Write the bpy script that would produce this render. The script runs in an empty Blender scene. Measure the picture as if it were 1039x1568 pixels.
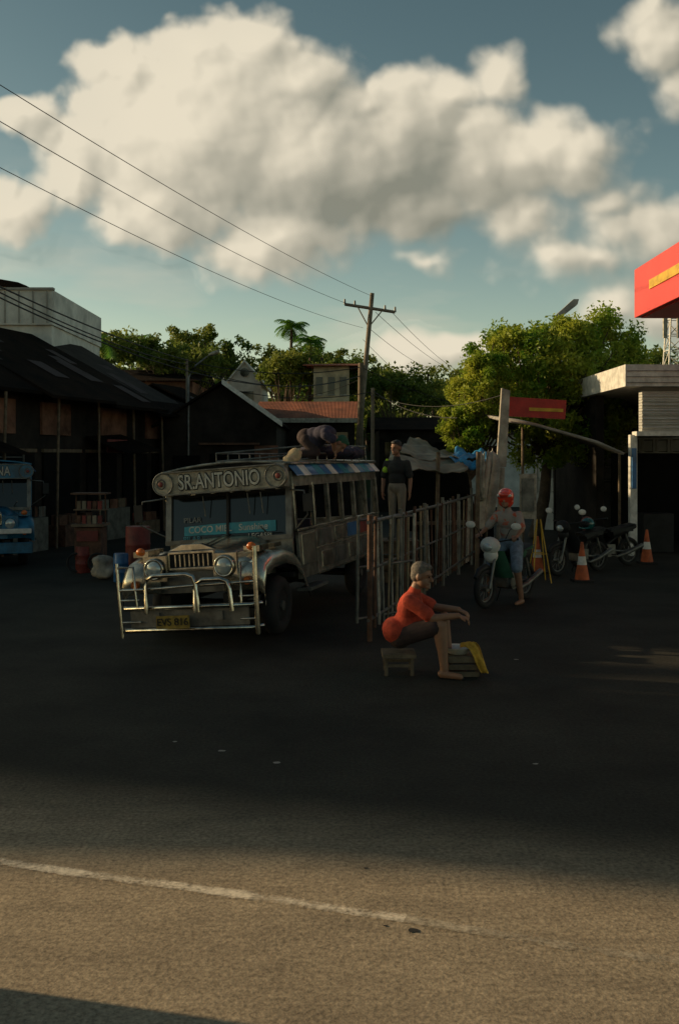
import bpy, math, random
import numpy as np
from mathutils import Vector, Matrix
random.seed(7); rng=np.random.default_rng(7)
scene=bpy.context.scene
COL=scene.collection
F=1524.0; EYE=2.2
def S(u,v,d):   # survey: bearing/elevation reading + distance -> metres
    return Vector(((u-520)/F*d, d, EYE+(700-v)/F*d))
V=Vector
# ------------------------------------------------------------- materials
def mat(name,col,rough=.7,metal=0,var=.25,scale=3,bump=0,bscale=40,col2=None,coat=0,trans=0,ramp=(.35,.65),spec=.5):
    m=bpy.data.materials.new(name); m.use_nodes=True
    nt=m.node_tree; N=nt.nodes; L=nt.links; b=N['Principled BSDF']
    b.inputs['Roughness'].default_value=rough; b.inputs['Metallic'].default_value=metal
    b.inputs['Specular IOR Level'].default_value=spec
    if coat: b.inputs['Coat Weight'].default_value=coat
    tc=N.new('ShaderNodeTexCoord')
    n=N.new('ShaderNodeTexNoise'); n.inputs['Scale'].default_value=scale; n.inputs['Detail'].default_value=6; n.inputs['Roughness'].default_value=.65
    L.new(tc.outputs['Object'],n.inputs['Vector'])
    r=N.new('ShaderNodeValToRGB'); r.color_ramp.elements[0].position=ramp[0]; r.color_ramp.elements[1].position=ramp[1]
    c2=col2 if col2 else tuple(min(1,c*(1+var)) for c in col)
    c1=tuple(c*(1-var) for c in col) if not col2 else col
    r.color_ramp.elements[0].color=(*c1,1); r.color_ramp.elements[1].color=(*c2,1)
    L.new(n.outputs['Fac'],r.inputs['Fac']); L.new(r.outputs['Color'],b.inputs['Base Color'])
    if bump:
        n2=N.new('ShaderNodeTexNoise'); n2.inputs['Scale'].default_value=bscale; n2.inputs['Detail'].default_value=4
        L.new(tc.outputs['Object'],n2.inputs['Vector'])
        bp=N.new('ShaderNodeBump'); bp.inputs['Strength'].default_value=bump; bp.inputs['Distance'].default_value=.02
        L.new(n2.outputs['Fac'],bp.inputs['Height']); L.new(bp.outputs['Normal'],b.inputs['Normal'])
    if trans:
        t=N.new('ShaderNodeBsdfTranslucent'); L.new(r.outputs['Color'],t.inputs['Color'])
        mx=N.new('ShaderNodeMixShader'); mx.inputs[0].default_value=trans
        L.new(b.outputs[0],mx.inputs[1]); L.new(t.outputs[0],mx.inputs[2]); L.new(mx.outputs[0],N['Material Output'].inputs['Surface'])
    return m
def wavemat(name,col,axis='X',scale=12,rough=.6,metal=.2,var=.3,bump=.8,col2=None,spec=.3):
    m=mat(name,col,rough,metal,var,1.5,col2=col2,spec=spec)
    N=m.node_tree.nodes; L=m.node_tree.links
    w=N.new('ShaderNodeTexWave'); w.bands_direction=axis; w.inputs['Scale'].default_value=scale
    tc=[n for n in N if n.type=='TEX_COORD'][0]; L.new(tc.outputs['Object'],w.inputs['Vector'])
    bp=N.new('ShaderNodeBump'); bp.inputs['Strength'].default_value=bump; bp.inputs['Distance'].default_value=.03
    L.new(w.outputs['Fac'],bp.inputs['Height']); L.new(bp.outputs['Normal'],N['Principled BSDF'].inputs['Normal'])
    return m
M={}
M['chrome']=mat('chrome',(.55,.52,.45),.2,1,.45,6)
M['hoodsteel']=mat('polished_hood_metal',(.42,.4,.34),.27,.85,.5,4,.08,7)
M['steel']=mat('stainless_panel',(.22,.21,.18),.36,.6,.65,5,.15,9)
M['steel_dull']=mat('dull_metal',(.15,.15,.14),.5,.7,.4,5)
M['black']=mat('black_paint',(.012,.013,.014),.6,0,.4,4,spec=.3)
M['rubber']=mat('rubber',(.012,.012,.012),.85,0,.3,8)
M['glass']=mat('dark_glass',(.006,.008,.009),.08,0,.3,2,spec=.5)
M['lens']=mat('lamp_glass',(.4,.45,.45),.08,.3,.2,9,coat=.6)
M['amber']=mat('amber_lens',(.5,.12,.02),.2,0,.2,9)
M['orange']=mat('orange_plastic',(.45,.09,.02),.6,0,.3,6)
M['teal']=mat('teal_sticker',(.015,.19,.25),.5,0,.35,6)
M['white']=mat('white_paint',(.62,.6,.55),.5,0,.25,5)
M['cream']=mat('cream_paint',(.27,.24,.18),.6,0,.55,7)
M['burlap']=mat('burlap',(.42,.32,.19),.9,0,.3,8,.4,40)
M['letter']=mat('letter_gray',(.38,.38,.34),.5,.1,.3,10)
M['blue']=mat('blue_paint',(.02,.12,.3),.4,0,.3,4,coat=.3)
M['bluejeep']=mat('blue_jeep_paint',(.01,.12,.22),.4,.0,.5,3,coat=.3)
M['canopyred']=mat('canopy_red',(.62,.06,.05),.5,0,.12,1)
M['red']=mat('red_paint',(.42,.025,.02),.45,0,.25,4)
M['darkred']=mat('dark_red_paint',(.16,.022,.016),.6,0,.4,4)
M['yellow']=mat('yellow_paint',(.6,.36,.03),.5,0,.25,4)
M['plate']=mat('yellow_plate',(.22,.15,.02),.6,0,.4,9)
M['mustard']=mat('mustard_cloth',(.55,.32,.04),.9,0,.35,12,.5,30)
M['rust']=mat('rusty_metal',(.1,.05,.03),.8,.2,.5,6,.3,30)
M['wood']=mat('weathered_wood',(.13,.095,.06),.85,0,.4,7,.3,50)
M['bamboo']=mat('bamboo_pole',(.22,.17,.1),.6,0,.4,4)
M['palepaint']=mat('pale_post_paint',(.34,.31,.25),.7,0,.5,6)
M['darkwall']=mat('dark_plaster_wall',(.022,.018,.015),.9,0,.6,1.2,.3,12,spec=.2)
M['pinkwall']=mat('stained_pink_plaster',(.17,.085,.055),.9,0,.6,1.3,.3,15,spec=.2)
M['whitewall']=mat('white_plaster_wall',(.6,.58,.53),.85,0,.25,1.2,.2,15)
M['beigewall']=mat('beige_plaster_wall',(.5,.4,.26),.85,0,.35,1.5,.2,15)
M['concrete']=mat('concrete',(.3,.28,.25),.85,0,.3,2,.3,25)
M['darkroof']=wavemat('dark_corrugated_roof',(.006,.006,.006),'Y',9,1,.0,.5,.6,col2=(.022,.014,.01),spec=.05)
M['redroof']=wavemat('rusty_corrugated_roof',(.24,.075,.035),'X',6,.8,.0,.4)
M['whitesiding']=wavemat('white_metal_siding',(.55,.54,.5),'Z',5,.5,.1,.15)
M['tarp']=mat('olive_canvas',(.24,.21,.15),.85,0,.4,2,.5,6)
M['bluetarp']=mat('blue_tarp',(.02,.22,.46),.5,0,.35,3,.6,8)
M['cloth']=mat('dirty_white_cloth',(.36,.32,.26),.9,0,.4,3,.6,9)
M['sack']=mat('dark_purple_fabric',(.03,.026,.05),.9,0,.4,5,.4,20)
M['skin']=mat('brown_skin',(.24,.12,.07),.55,0,.12,12)
M['hair']=mat('gray_hair',(.13,.11,.09),.85,0,.4,40,.5,80)
M['blackhair']=mat('black_hair',(.012,.01,.01),.6,0,.3,40,.5,80)
M['redshirt']=mat('faded_red_shirt',(.42,.05,.022),.9,0,.35,9,.6,12)
M['shorts']=mat('dark_shorts',(.035,.02,.02),.9,0,.3,9,.4,18)
M['denim']=mat('denim',(.14,.19,.25),.9,0,.3,12,.4,18)
M['grayshirt']=mat('gray_print_shirt',(.28,.25,.22),.9,0,.3,9,.4,18,col2=(.45,.1,.05),ramp=(.54,.6))
M['blackshirt']=mat('black_jersey',(.015,.017,.018),.85,0,.3,9,.4,18)
M['neon']=mat('neon_trim',(.35,.55,.03),.8,0,.15,9)
M['beigepants']=mat('beige_trousers',(.22,.19,.15),.9,0,.2,9,.4,18)
M['helmetred']=mat('red_helmet',(.68,.06,.03),.2,0,.1,6,coat=.7)
M['tealhelmet']=mat('teal_helmet',(.01,.1,.1),.25,0,.1,6,coat=.5)
M['greencap']=mat('green_cap',(.02,.09,.05),.8,0,.2,6)
M['eye']=mat('eye_dark',(.01,.008,.008),.2)
M['leafA']=mat('sunny_foliage',(.09,.22,.015),.55,0,.3,.9,col2=(.42,.44,.05),trans=.45,spec=.3)
M['leafB']=mat('forest_foliage',(.045,.11,.015),.6,0,.3,.22,col2=(.25,.27,.045),trans=.4,spec=.3)
M['leafP']=mat('palm_foliage',(.06,.2,.02),.5,0,.3,.5,col2=(.16,.3,.03),trans=.4)
M['bark']=mat('bark',(.09,.065,.045),.95,0,.4,5,.6,20)
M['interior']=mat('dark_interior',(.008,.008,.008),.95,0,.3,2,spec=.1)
M['wire']=mat('black_cable',(.015,.015,.015),.7)
M['poleconc']=mat('weathered_pole',(.2,.16,.12),.9,0,.35,2,.3,25)
M['hill']=mat('hill_undergrowth',(.02,.04,.01),.95,0,.4,.3,.5,3)
# ------------------------------------------------------------- mesh builder
class MB:
    def __init__(s): s.v=[];s.f=[];s.m=[];s.s=[]
    def add(s,vs,fs,mi=0,sm=False):
        o=len(s.v); s.v+= [tuple(p) for p in vs]
        for f in fs: s.f.append(tuple(i+o for i in f)); s.m.append(mi); s.s.append(sm)
    def box(s,c,size,mi=0,R=None):
        c=V(c); hx,hy,hz=[k/2 for k in size]
        vs=[V((x,y,z)) for x in(-hx,hx) for y in(-hy,hy) for z in(-hz,hz)]
        if R: vs=[R@p for p in vs]
        s.add([p+c for p in vs],[(0,1,3,2),(4,6,7,5),(0,4,5,1),(2,3,7,6),(0,2,6,4),(1,5,7,3)],mi)
    def cyl(s,p0,p1,r0,r1=None,n=12,mi=0,caps=True):
        r1=r0 if r1 is None else r1; p0=V(p0);p1=V(p1)
        q=(p1-p0).to_track_quat('Z','Y'); vs=[]
        for p,r in((p0,r0),(p1,r1)):
            for i in range(n):
                a=2*math.pi*i/n; vs.append(p+q@V((math.cos(a)*r,math.sin(a)*r,0)))
        s.add(vs,[(i,(i+1)%n,n+(i+1)%n,n+i) for i in range(n)],mi,True)
        if caps: s.add(vs,[tuple(range(n))[::-1],tuple(range(n,2*n))],mi)
    def tube(s,pts,r,n=8,mi=0):
        pts=[V(p) for p in pts]; k=len(pts); vs=[]
        rr=r if isinstance(r,(list,tuple)) else [r]*k
        for i,p in enumerate(pts):
            d=(pts[min(i+1,k-1)]-pts[max(i-1,0)]).normalized()
            up=V((0,0,1)) if abs(d.z)<.93 else V((1,0,0))
            x=d.cross(up).normalized(); y=x.cross(d)
            for j in range(n):
                a=2*math.pi*j/n; vs.append(p+(x*math.cos(a)+y*math.sin(a))*rr[i])
        fs=[(i*n+j,i*n+(j+1)%n,(i+1)*n+(j+1)%n,(i+1)*n+j) for i in range(k-1) for j in range(n)]
        s.add(vs,fs,mi,True); s.add(vs,[tuple(range(n))[::-1],tuple(range((k-1)*n,k*n))],mi)
    def ball(s,c,r,mi=0,n=16,R=None):
        if not isinstance(r,(tuple,list)): r=(r,r,r)
        c=V(c); m=n//2; vs=[]
        for i in range(m+1):
            t=math.pi*i/m
            for j in range(n):
                a=2*math.pi*j/n; p=V((r[0]*math.sin(t)*math.cos(a),r[1]*math.sin(t)*math.sin(a),r[2]*math.cos(t)))
                if R: p=R@p
                vs.append(p+c)
        s.add(vs,[(i*n+j,(i+1)*n+j,(i+1)*n+(j+1)%n,i*n+(j+1)%n) for i in range(m) for j in range(n)],mi,True)
    def torus(s,c,axis,R,r,mi=0,n=28,k=10,sq=1.0):
        c=V(c); q=V(axis).to_track_quat('Z','Y'); vs=[]
        for i in range(n):
            a=2*math.pi*i/n
            for j in range(k):
                b=2*math.pi*j/k; rad=R+r*math.cos(b)
                vs.append(c+q@V((rad*math.cos(a),rad*math.sin(a),r*sq*math.sin(b))))
        s.add(vs,[(i*k+j,((i+1)%n)*k+j,((i+1)%n)*k+(j+1)%k,i*k+(j+1)%k) for i in range(n) for j in range(k)],mi,True)
    def prism(s,pts,vec,mi=0):
        pts=[V(p) for p in pts]; vec=V(vec); n=len(pts); vs=pts+[p+vec for p in pts]
        s.add(vs,[tuple(range(n))[::-1],tuple(range(n,2*n))]+[(i,(i+1)%n,n+(i+1)%n,n+i) for i in range(n)],mi)
    def grid(s,rows,mi=0,sm=True):
        k=len(rows[0]); vs=[p for r in rows for p in r]
        s.add(vs,[(i*k+j,i*k+j+1,(i+1)*k+j+1,(i+1)*k+j) for i in range(len(rows)-1) for j in range(k-1)],mi,sm)
    def xf(s,Mx): s.v=[tuple(Mx@V(p)) for p in s.v]; return s
def obj(name,mb,mats,parent=None,loc=(0,0,0),rz=0,bevel=0,solid=0):
    me=bpy.data.meshes.new(name); me.from_pydata(mb.v,[],mb.f); me.update()
    for k in mats: me.materials.append(M[k])
    me.polygons.foreach_set('material_index',mb.m); me.polygons.foreach_set('use_smooth',mb.s)
    o=bpy.data.objects.new(name,me); COL.objects.link(o); o.location=loc; o.rotation_euler=(0,0,rz)
    if parent: o.parent=parent
    if solid:
        md=o.modifiers.new('sol','SOLIDIFY'); md.thickness=solid
    if bevel:
        md=o.modifiers.new('bev','BEVEL'); md.width=bevel; md.segments=2; md.limit_method='ANGLE'
    return o
def empty(name,loc=(0,0,0),rz=0):
    e=bpy.data.objects.new(name,None); COL.objects.link(e); e.location=loc; e.rotation_euler=(0,0,rz); e.empty_display_size=.2
    return e
def text(name,body,size,mx,mk,parent,ext=.004,bold=0,sx=1):
    c=bpy.data.curves.new(name,'FONT'); c.body=body; c.size=size; c.extrude=ext; c.align_x='CENTER'; c.align_y='CENTER'; c.offset=bold
    c.materials.append(M[mk]); o=bpy.data.objects.new(name,c); COL.objects.link(o); o.parent=parent
    o.matrix_local=mx@Matrix.Diagonal((sx,1,1,1)); return o
# ------------------------------------------------------------- camera / world / sun
cam=bpy.data.cameras.new('camera'); co=bpy.data.objects.new('camera',cam); COL.objects.link(co)
co.location=(0,0,EYE); co.rotation_euler=(math.radians(90),0,0)
cam.sensor_fit='VERTICAL'; cam.sensor_height=36; cam.sensor_width=24; cam.lens=35; cam.shift_y=-84/1568
cam.clip_end=4000; cam.clip_start=.05; scene.camera=co
scene.view_settings.view_transform='Standard'; scene.view_settings.look='None'; scene.view_settings.exposure=0
ELEV=math.radians(15)
sd=V((-.97,.24,0)).normalized()*math.cos(ELEV)+V((0,0,math.sin(ELEV)))
sl=bpy.data.lights.new('sun','SUN'); sl.energy=5; sl.angle=math.radians(.5); sl.color=(1,.74,.42)
so=bpy.data.objects.new('sun',sl); COL.objects.link(so); so.rotation_euler=(-sd).to_track_quat('-Z','Y').to_euler(); so.location=(-20,5,20)
w=bpy.data.worlds.new('World'); scene.world=w; w.use_nodes=True
nt=w.node_tree; N=nt.nodes; L=nt.links; N.clear()
def math_n(nt,op,a,b=None,c=None,clamp=False):
    n=nt.nodes.new('ShaderNodeMath'); n.operation=op; n.use_clamp=clamp
    for i,x in enumerate((a,b,c)):
        if x is None: continue
        if isinstance(x,(int,float)): n.inputs[i].default_value=x
        else: nt.links.new(x,n.inputs[i])
    return n.outputs[0]
def noise(g,vec,scale,detail,rough=.55):
    n=g.nodes.new('ShaderNodeTexNoise'); n.inputs['Scale'].default_value=scale; n.inputs['Detail'].default_value=detail; n.inputs['Roughness'].default_value=rough
    g.links.new(vec,n.inputs['Vector']); return n
sky=N.new('ShaderNodeTexSky'); sky.sky_type='NISHITA'; sky.sun_disc=False; sky.sun_elevation=ELEV; sky.sun_rotation=math.radians(284)
sky.dust_density=1.2; sky.ozone_density=1.5
tc=N.new('ShaderNodeTexCoord'); sp=N.new('ShaderNodeSeparateXYZ'); L.new(tc.outputs['Generated'],sp.inputs[0])
hz=math_n(nt,'POWER',math_n(nt,'SUBTRACT',1.0,math_n(nt,'ABSOLUTE',sp.outputs[2])),5.5)
tint=N.new('ShaderNodeMix'); tint.data_type='RGBA'; L.new(hz,tint.inputs[0]); tint.inputs[6].default_value=(.95,1.02,.76,1); tint.inputs[7].default_value=(3.1,2.8,2.1,1)
ml=N.new('ShaderNodeMix'); ml.data_type='RGBA'; ml.blend_type='MULTIPLY'; ml.inputs[0].default_value=1
L.new(sky.outputs[0],ml.inputs[6]); L.new(tint.outputs[2],ml.inputs[7]); ml.clamp_result=False
b1=N.new('ShaderNodeBackground'); b1.inputs[1].default_value=.074; L.new(ml.outputs[2],b1.inputs[0])
wo=N.new('ShaderNodeOutputWorld'); L.new(b1.outputs[0],wo.inputs[0])
# ------------------------------------------------------------- clouds: a shell of sky, 1.8 km away, carrying cloud colour and cover per vertex
T_=np.random.default_rng(21).random((4,256,256))
def vn(x,y,k=0):
    xi=np.floor(x).astype(int); yi=np.floor(y).astype(int); fx=x-xi; fy=y-yi; fx=fx*fx*fx*(fx*(fx*6-15)+10); fy=fy*fy*fy*(fy*(fy*6-15)+10); t=T_[k%4]
    a=t[xi%256,yi%256];b=t[(xi+1)%256,yi%256];c=t[xi%256,(yi+1)%256];d=t[(xi+1)%256,(yi+1)%256]
    return (a*(1-fx)+b*fx)*(1-fy)+(c*(1-fx)+d*fx)*fy
def fbm(x,y,o,k=0,g=.55):
    s=0;a=1;t=0
    for i in range(o): s=s+a*vn(x*2**i+17.3*i,y*2**i+5.1*i,k+i); t+=a; a*=g
    return s/t
def worley(x,y,k=0):
    xi=np.floor(x).astype(int); yi=np.floor(y).astype(int); acc=np.zeros(x.shape)
    for i in(-1,0,1):
        for j in(-1,0,1):
            cx=xi+i; cy=yi+j; px=cx+T_[k%4][cx%256,cy%256]; py=cy+T_[(k+1)%4][cx%256,cy%256]
            acc+=np.exp(-9*((x-px)**2+(y-py)**2))
    return np.sqrt(np.clip(-np.log(acc+1e-9)/9+.08,0,4))
blobs=[(300,205,175,150),(378,66,60,50),(295,88,66,55),(190,116,64,52),(455,120,66,62),(235,315,85,75),(470,250,120,100),(560,270,120,95),
(620,210,95,95),(680,160,66,55),(757,124,48,48),(800,230,115,74),(890,235,75,60),(805,330,78,62),(850,390,68,42),(430,370,110,58),
(630,320,110,60),(560,155,60,50),(35,168,52,28),(15,325,62,60),(110,262,58,42),(1015,55,85,58),(1055,130,60,50),(1010,355,105,58),(915,395,60,28),(655,395,48,22),
(700,540,170,36),(940,478,76,38),(1020,500,80,50),(120,215,50,40),(730,250,90,85),(950,300,45,30)]
nu,nv=1000,460
uu,vv=np.meshgrid(np.linspace(-340,1380,nu),np.linspace(-210,640,nv))
wx=uu+(fbm(uu/90,vv/90,3,0,.5)-.5)*55; wy=vv+(fbm(uu/90+40,vv/90,3,1,.5)-.5)*55
acc=np.zeros_like(uu); kk=.07
for x,y,rx,ry in blobs+[(-200,100,120,60),(-260,420,110,50),(1260,250,140,70),(1300,480,120,40)]:
    l=np.sqrt(((wx-x)/(rx*1.14))**2+((wy-y)/(ry*1.14))**2); acc+=np.exp(np.clip((1-l)*min(1,max(.4,math.sqrt(rx*ry)/110)),-3,2)/kk)
f=kk*np.log(acc+1e-12)
dx=uu+(fbm(uu/34,vv/34,4,2,.5)-.5)*22; dy=vv+(fbm(uu/34+9,vv/34,4,3,.5)-.5)*22
bil=(.55-worley(dx/80,dy/80,0))*.28+(.55-worley(dx/40,dy/40,1))*.16+(.5-worley(dx/20,dy/20,2))*.06+(.5-worley(dx/10,dy/10,3))*.02
ff=f+bil+(fbm(uu/90,vv/90,6,1,.5)-.5)*.26
soft=.20+.16*np.clip((uu-250)/500,0,1)+.12*np.clip((vv-200)/200,0,1)
alpha=np.clip((ff+.06)/soft,0,1); alpha=alpha*alpha*(3-2*alpha)
alpha*=.93+.07*np.clip(f*2,0,1)
wisp=np.clip((fbm(uu/200,vv/50,5,2,.5)-.46)*2.4,0,1)*np.clip((vv-170)/300,0,1)*.45; alpha=np.maximum(alpha,wisp)
du=1720/(nu-1); dvv=850/(nv-1)
def sh_(a,px,py): return np.roll(np.roll(a,int(px/du),1),int(py/dvv),0)
def blur(a,n):
    for _ in range(n): a=(a+np.roll(a,1,0)+np.roll(a,-1,0)+np.roll(a,1,1)+np.roll(a,-1,1))/5
    return a
hgt=np.sqrt(np.clip(blur(ff,2)+.05,0,1.2))
s_=(hgt-sh_(hgt,11,9))*1.6+(hgt-sh_(hgt,32,24))*.7+(np.clip(f,0,1)-sh_(np.clip(f,0,1),75,45))*.3
gray=np.exp(-(((uu-520)/170)**2+((vv-310)/70)**2))*.5+np.exp(-(((uu-700)/130)**2+((vv-275)/75)**2))*.34+np.exp(-(((uu-580)/110)**2+((vv-190)/80)**2))*.3+np.clip((uu-850)/500,0,.3)
b_=np.clip(.80+s_-gray+(fbm(uu/120,vv/120,4,3)-.5)*.2,0,1)[...,None]
c0,c1,c2=np.array([.25,.25,.20]),np.array([.46,.43,.34]),np.array([.80,.72,.56])
colr=np.where(b_<.5,c0+(c1-c0)*b_*2,c1+(c2-c1)*(b_-.5)*2)
X_=(uu-520)/F; Z_=(700-vv)/F; d_=np.stack([X_,np.ones_like(X_),Z_],-1); d_/=np.linalg.norm(d_,axis=-1)[...,None]; co_=(d_*1800).reshape(-1,3)
me=bpy.data.meshes.new('sky'); n_=nu*nv; me.vertices.add(n_); me.vertices.foreach_set('co',co_.ravel())
ii=(np.arange(nv-1)[:,None]*nu+np.arange(nu-1)).ravel(); Fq=np.stack([ii,ii+1,ii+nu+1,ii+nu],1).astype(np.int32); nf=len(Fq)
me.loops.add(nf*4); me.loops.foreach_set('vertex_index',Fq.ravel()); me.polygons.add(nf); me.polygons.foreach_set('loop_start',np.arange(0,nf*4,4,dtype=np.int32)); me.update(calc_edges=True)
edge=np.clip(np.minimum(np.minimum((uu+340)/120,(1380-uu)/120),(vv+210)/100),0,1)
ca=me.color_attributes.new('cloud','FLOAT_COLOR','POINT'); ca.data.foreach_set('color',np.concatenate([colr,(alpha*edge)[...,None]],-1).reshape(-1).astype(np.float32))
m=bpy.data.materials.new('clouds'); m.use_nodes=True; nt=m.node_tree; N=nt.nodes; L=nt.links; N.clear()
at=N.new('ShaderNodeVertexColor'); at.layer_name='cloud'; em=N.new('ShaderNodeEmission'); tr=N.new('ShaderNodeBsdfTransparent'); mx=N.new('ShaderNodeMixShader'); ou=N.new('ShaderNodeOutputMaterial')
L.new(at.outputs[0],em.inputs[0]); L.new(at.outputs[1],mx.inputs[0]); L.new(tr.outputs[0],mx.inputs[1]); L.new(em.outputs[0],mx.inputs[2]); L.new(mx.outputs[0],ou.inputs[0])
try: m.cycles.emission_sampling='NONE'
except Exception: pass
me.materials.append(m); o=bpy.data.objects.new('sky',me); COL.objects.link(o)
# ------------------------------------------------------------- ground
def asphalt(name,shade_blend):
    m=bpy.data.materials.new(name); m.use_nodes=True; nt=m.node_tree; N=nt.nodes; L=nt.links; b=N['Principled BSDF']; b.inputs['Roughness'].default_value=.85
    b.inputs['Specular IOR Level'].default_value=.2
    tc=N.new('ShaderNodeTexCoord'); O=tc.outputs['Object']
    a=noise(nt,O,.7,7,.62); fine=noise(nt,O,38,4,.7); vo=N.new('ShaderNodeTexVoronoi'); vo.inputs['Scale'].default_value=75; L.new(O,vo.inputs['Vector'])
    r=N.new('ShaderNodeValToRGB'); r.color_ramp.elements[0].position=.3; r.color_ramp.elements[1].position=.7
    r.color_ramp.elements[0].color=(.015,.015,.012,1); r.color_ramp.elements[1].color=(.046,.043,.033,1); L.new(a.outputs['Fac'],r.inputs[0]); colr=r.outputs[0]  # the lot's shade is put into this dark base colour
    if shade_blend:
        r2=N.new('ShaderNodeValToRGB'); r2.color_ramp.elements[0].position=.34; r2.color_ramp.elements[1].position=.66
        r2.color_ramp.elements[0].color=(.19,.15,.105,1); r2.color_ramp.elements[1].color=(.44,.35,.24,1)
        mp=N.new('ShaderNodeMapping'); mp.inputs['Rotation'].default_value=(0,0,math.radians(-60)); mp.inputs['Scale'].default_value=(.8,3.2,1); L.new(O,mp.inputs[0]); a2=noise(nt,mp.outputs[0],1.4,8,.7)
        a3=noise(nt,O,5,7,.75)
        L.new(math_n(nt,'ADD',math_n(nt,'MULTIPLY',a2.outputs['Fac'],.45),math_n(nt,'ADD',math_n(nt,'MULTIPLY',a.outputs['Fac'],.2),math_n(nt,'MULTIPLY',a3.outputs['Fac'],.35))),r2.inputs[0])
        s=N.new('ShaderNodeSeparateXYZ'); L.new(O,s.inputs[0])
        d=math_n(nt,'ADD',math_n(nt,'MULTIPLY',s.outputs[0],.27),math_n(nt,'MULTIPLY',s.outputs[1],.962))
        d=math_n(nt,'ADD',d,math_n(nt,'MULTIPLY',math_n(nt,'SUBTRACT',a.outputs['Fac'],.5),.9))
        mr=N.new('ShaderNodeMapRange'); mr.interpolation_type='SMOOTHSTEP'; mr.inputs['From Min'].default_value=4.95; mr.inputs['From Max'].default_value=6.3; L.new(d,mr.inputs[0])  # pale sunlit tone fades to the shade tone along the cast shadow's edge
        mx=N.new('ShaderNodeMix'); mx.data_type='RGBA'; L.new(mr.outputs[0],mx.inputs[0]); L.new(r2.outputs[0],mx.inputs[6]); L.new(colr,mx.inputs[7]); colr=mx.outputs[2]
    mr2=N.new('ShaderNodeMapRange'); mr2.inputs['From Min'].default_value=.3; mr2.inputs['From Max'].default_value=.7; mr2.inputs['To Min'].default_value=.5; mr2.inputs['To Max'].default_value=1.5; L.new(fine.outputs['Fac'],mr2.inputs[0])
    ml=N.new('ShaderNodeVectorMath'); ml.operation='SCALE'; L.new(colr,ml.inputs[0]); L.new(mr2.outputs[0],ml.inputs['Scale']); L.new(ml.outputs[0],b.inputs['Base Color'])
    h=math_n(nt,'ADD',math_n(nt,'MULTIPLY',vo.outputs['Distance'],.5),fine.outputs['Fac'])
    bp=N.new('ShaderNodeBump'); bp.inputs['Strength'].default_value=.45; bp.inputs['Distance'].default_value=.004; L.new(h,bp.inputs['Height']); L.new(bp.outputs[0],b.inputs['Normal'])
    M[name]=m
asphalt('shaded_lot_asphalt',False); asphalt('sunlit_road_asphalt',True)
M['earth']=mat('earth',(.03,.028,.018),.95,0,.4,.3)
q=MB(); q.add([(-1900,-300,-.012),(1900,-300,-.012),(1900,2000,-.012),(-1900,2000,-.012)],[(0,1,2,3)]); obj('ground',q,['earth'])
q=MB(); q.add([(-45,2,-.004),(40,2,-.004),(40,60,-.004),(-45,60,-.004)],[(0,1,2,3)]); obj('parking_lot_pavement',q,['shaded_lot_asphalt'])
q=MB(); d=V((.962,-.27,0)); n=V((.27,.962,0)); c=n*2.2
q.add([c-d*70-n*6,c+d*60-n*6,c+d*60+n*5.5,c-d*70+n*5.5],[(0,1,2,3)]); obj('road',q,['sunlit_road_asphalt'])
def wornpaint(name,th,col=(.74,.64,.5)):
    m=mat(name,col,.8,0,.2,20); nt=m.node_tree; N=nt.nodes; L=nt.links
    tc=[n for n in N if n.type=='TEX_COORD'][0]; at=N.new('ShaderNodeVertexColor'); at.layer_name='wear'
    nn=noise(nt,tc.outputs['Object'],2.4,10,.78); nf_=noise(nt,tc.outputs['Object'],45,3,.7)
    sg=math_n(nt,'ADD',math_n(nt,'ADD',nn.outputs['Fac'],math_n(nt,'MULTIPLY',math_n(nt,'SUBTRACT',nf_.outputs['Fac'],.5),.4)),math_n(nt,'MULTIPLY',math_n(nt,'SUBTRACT',at.outputs[0],1),.33))
    r=N.new('ShaderNodeMapRange'); r.inputs['From Min'].default_value=th; r.inputs['From Max'].default_value=th+.24; L.new(sg,r.inputs[0])
    tr=N.new('ShaderNodeBsdfTransparent'); mx=N.new('ShaderNodeMixShader')
    L.new(r.outputs[0],mx.inputs[0]); L.new(tr.outputs[0],mx.inputs[1]); L.new(N['Principled BSDF'].outputs[0],mx.inputs[2]); L.new(mx.outputs[0],N['Material Output'].inputs['Surface']); M[name]=m
wornpaint('worn_line_paint',.31); wornpaint('faded_line_paint',.35,(.5,.42,.31))
def gp(u,v): d=F*EYE/(v-700); return V(((u-520)/F*d,d,.005))
q=MB(); pts=[gp(*p) for p in [(-1400,1130),(-500,1245),(0,1320),(120,1338),(250,1354),(380,1373),(500,1390),(620,1408)]]; pts2=[gp(*p) for p in [(620,1408),(740,1428),(850,1447),(1039,1475),(1500,1550),(2400,1700)]]
wr=[]
for pp,mi in((pts,0),(pts2,1)):
    rows=[]
    for a,b in zip(pp[:-1],pp[1:]):
        for k in range(8): p=a.lerp(b,k/8); rows.append([p+V((.3,.95,0))*.066*t for t in(-1,-.5,0,.5,1)]); wr+=[0,.8,1,.8,0]
    rows.append([pp[-1]+V((.3,.95,0))*.066*t for t in(-1,-.5,0,.5,1)]); wr+=[0,.8,1,.8,0]
    q.grid(rows,mi,False)
o=obj('painted_road_line',q,['worn_line_paint','faded_line_paint']); ca=o.data.color_attributes.new('wear','FLOAT_COLOR','POINT'); ca.data.foreach_set('color',np.repeat(np.array(wr,np.float32)[:,None],4,1).ravel())
q=MB()
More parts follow.
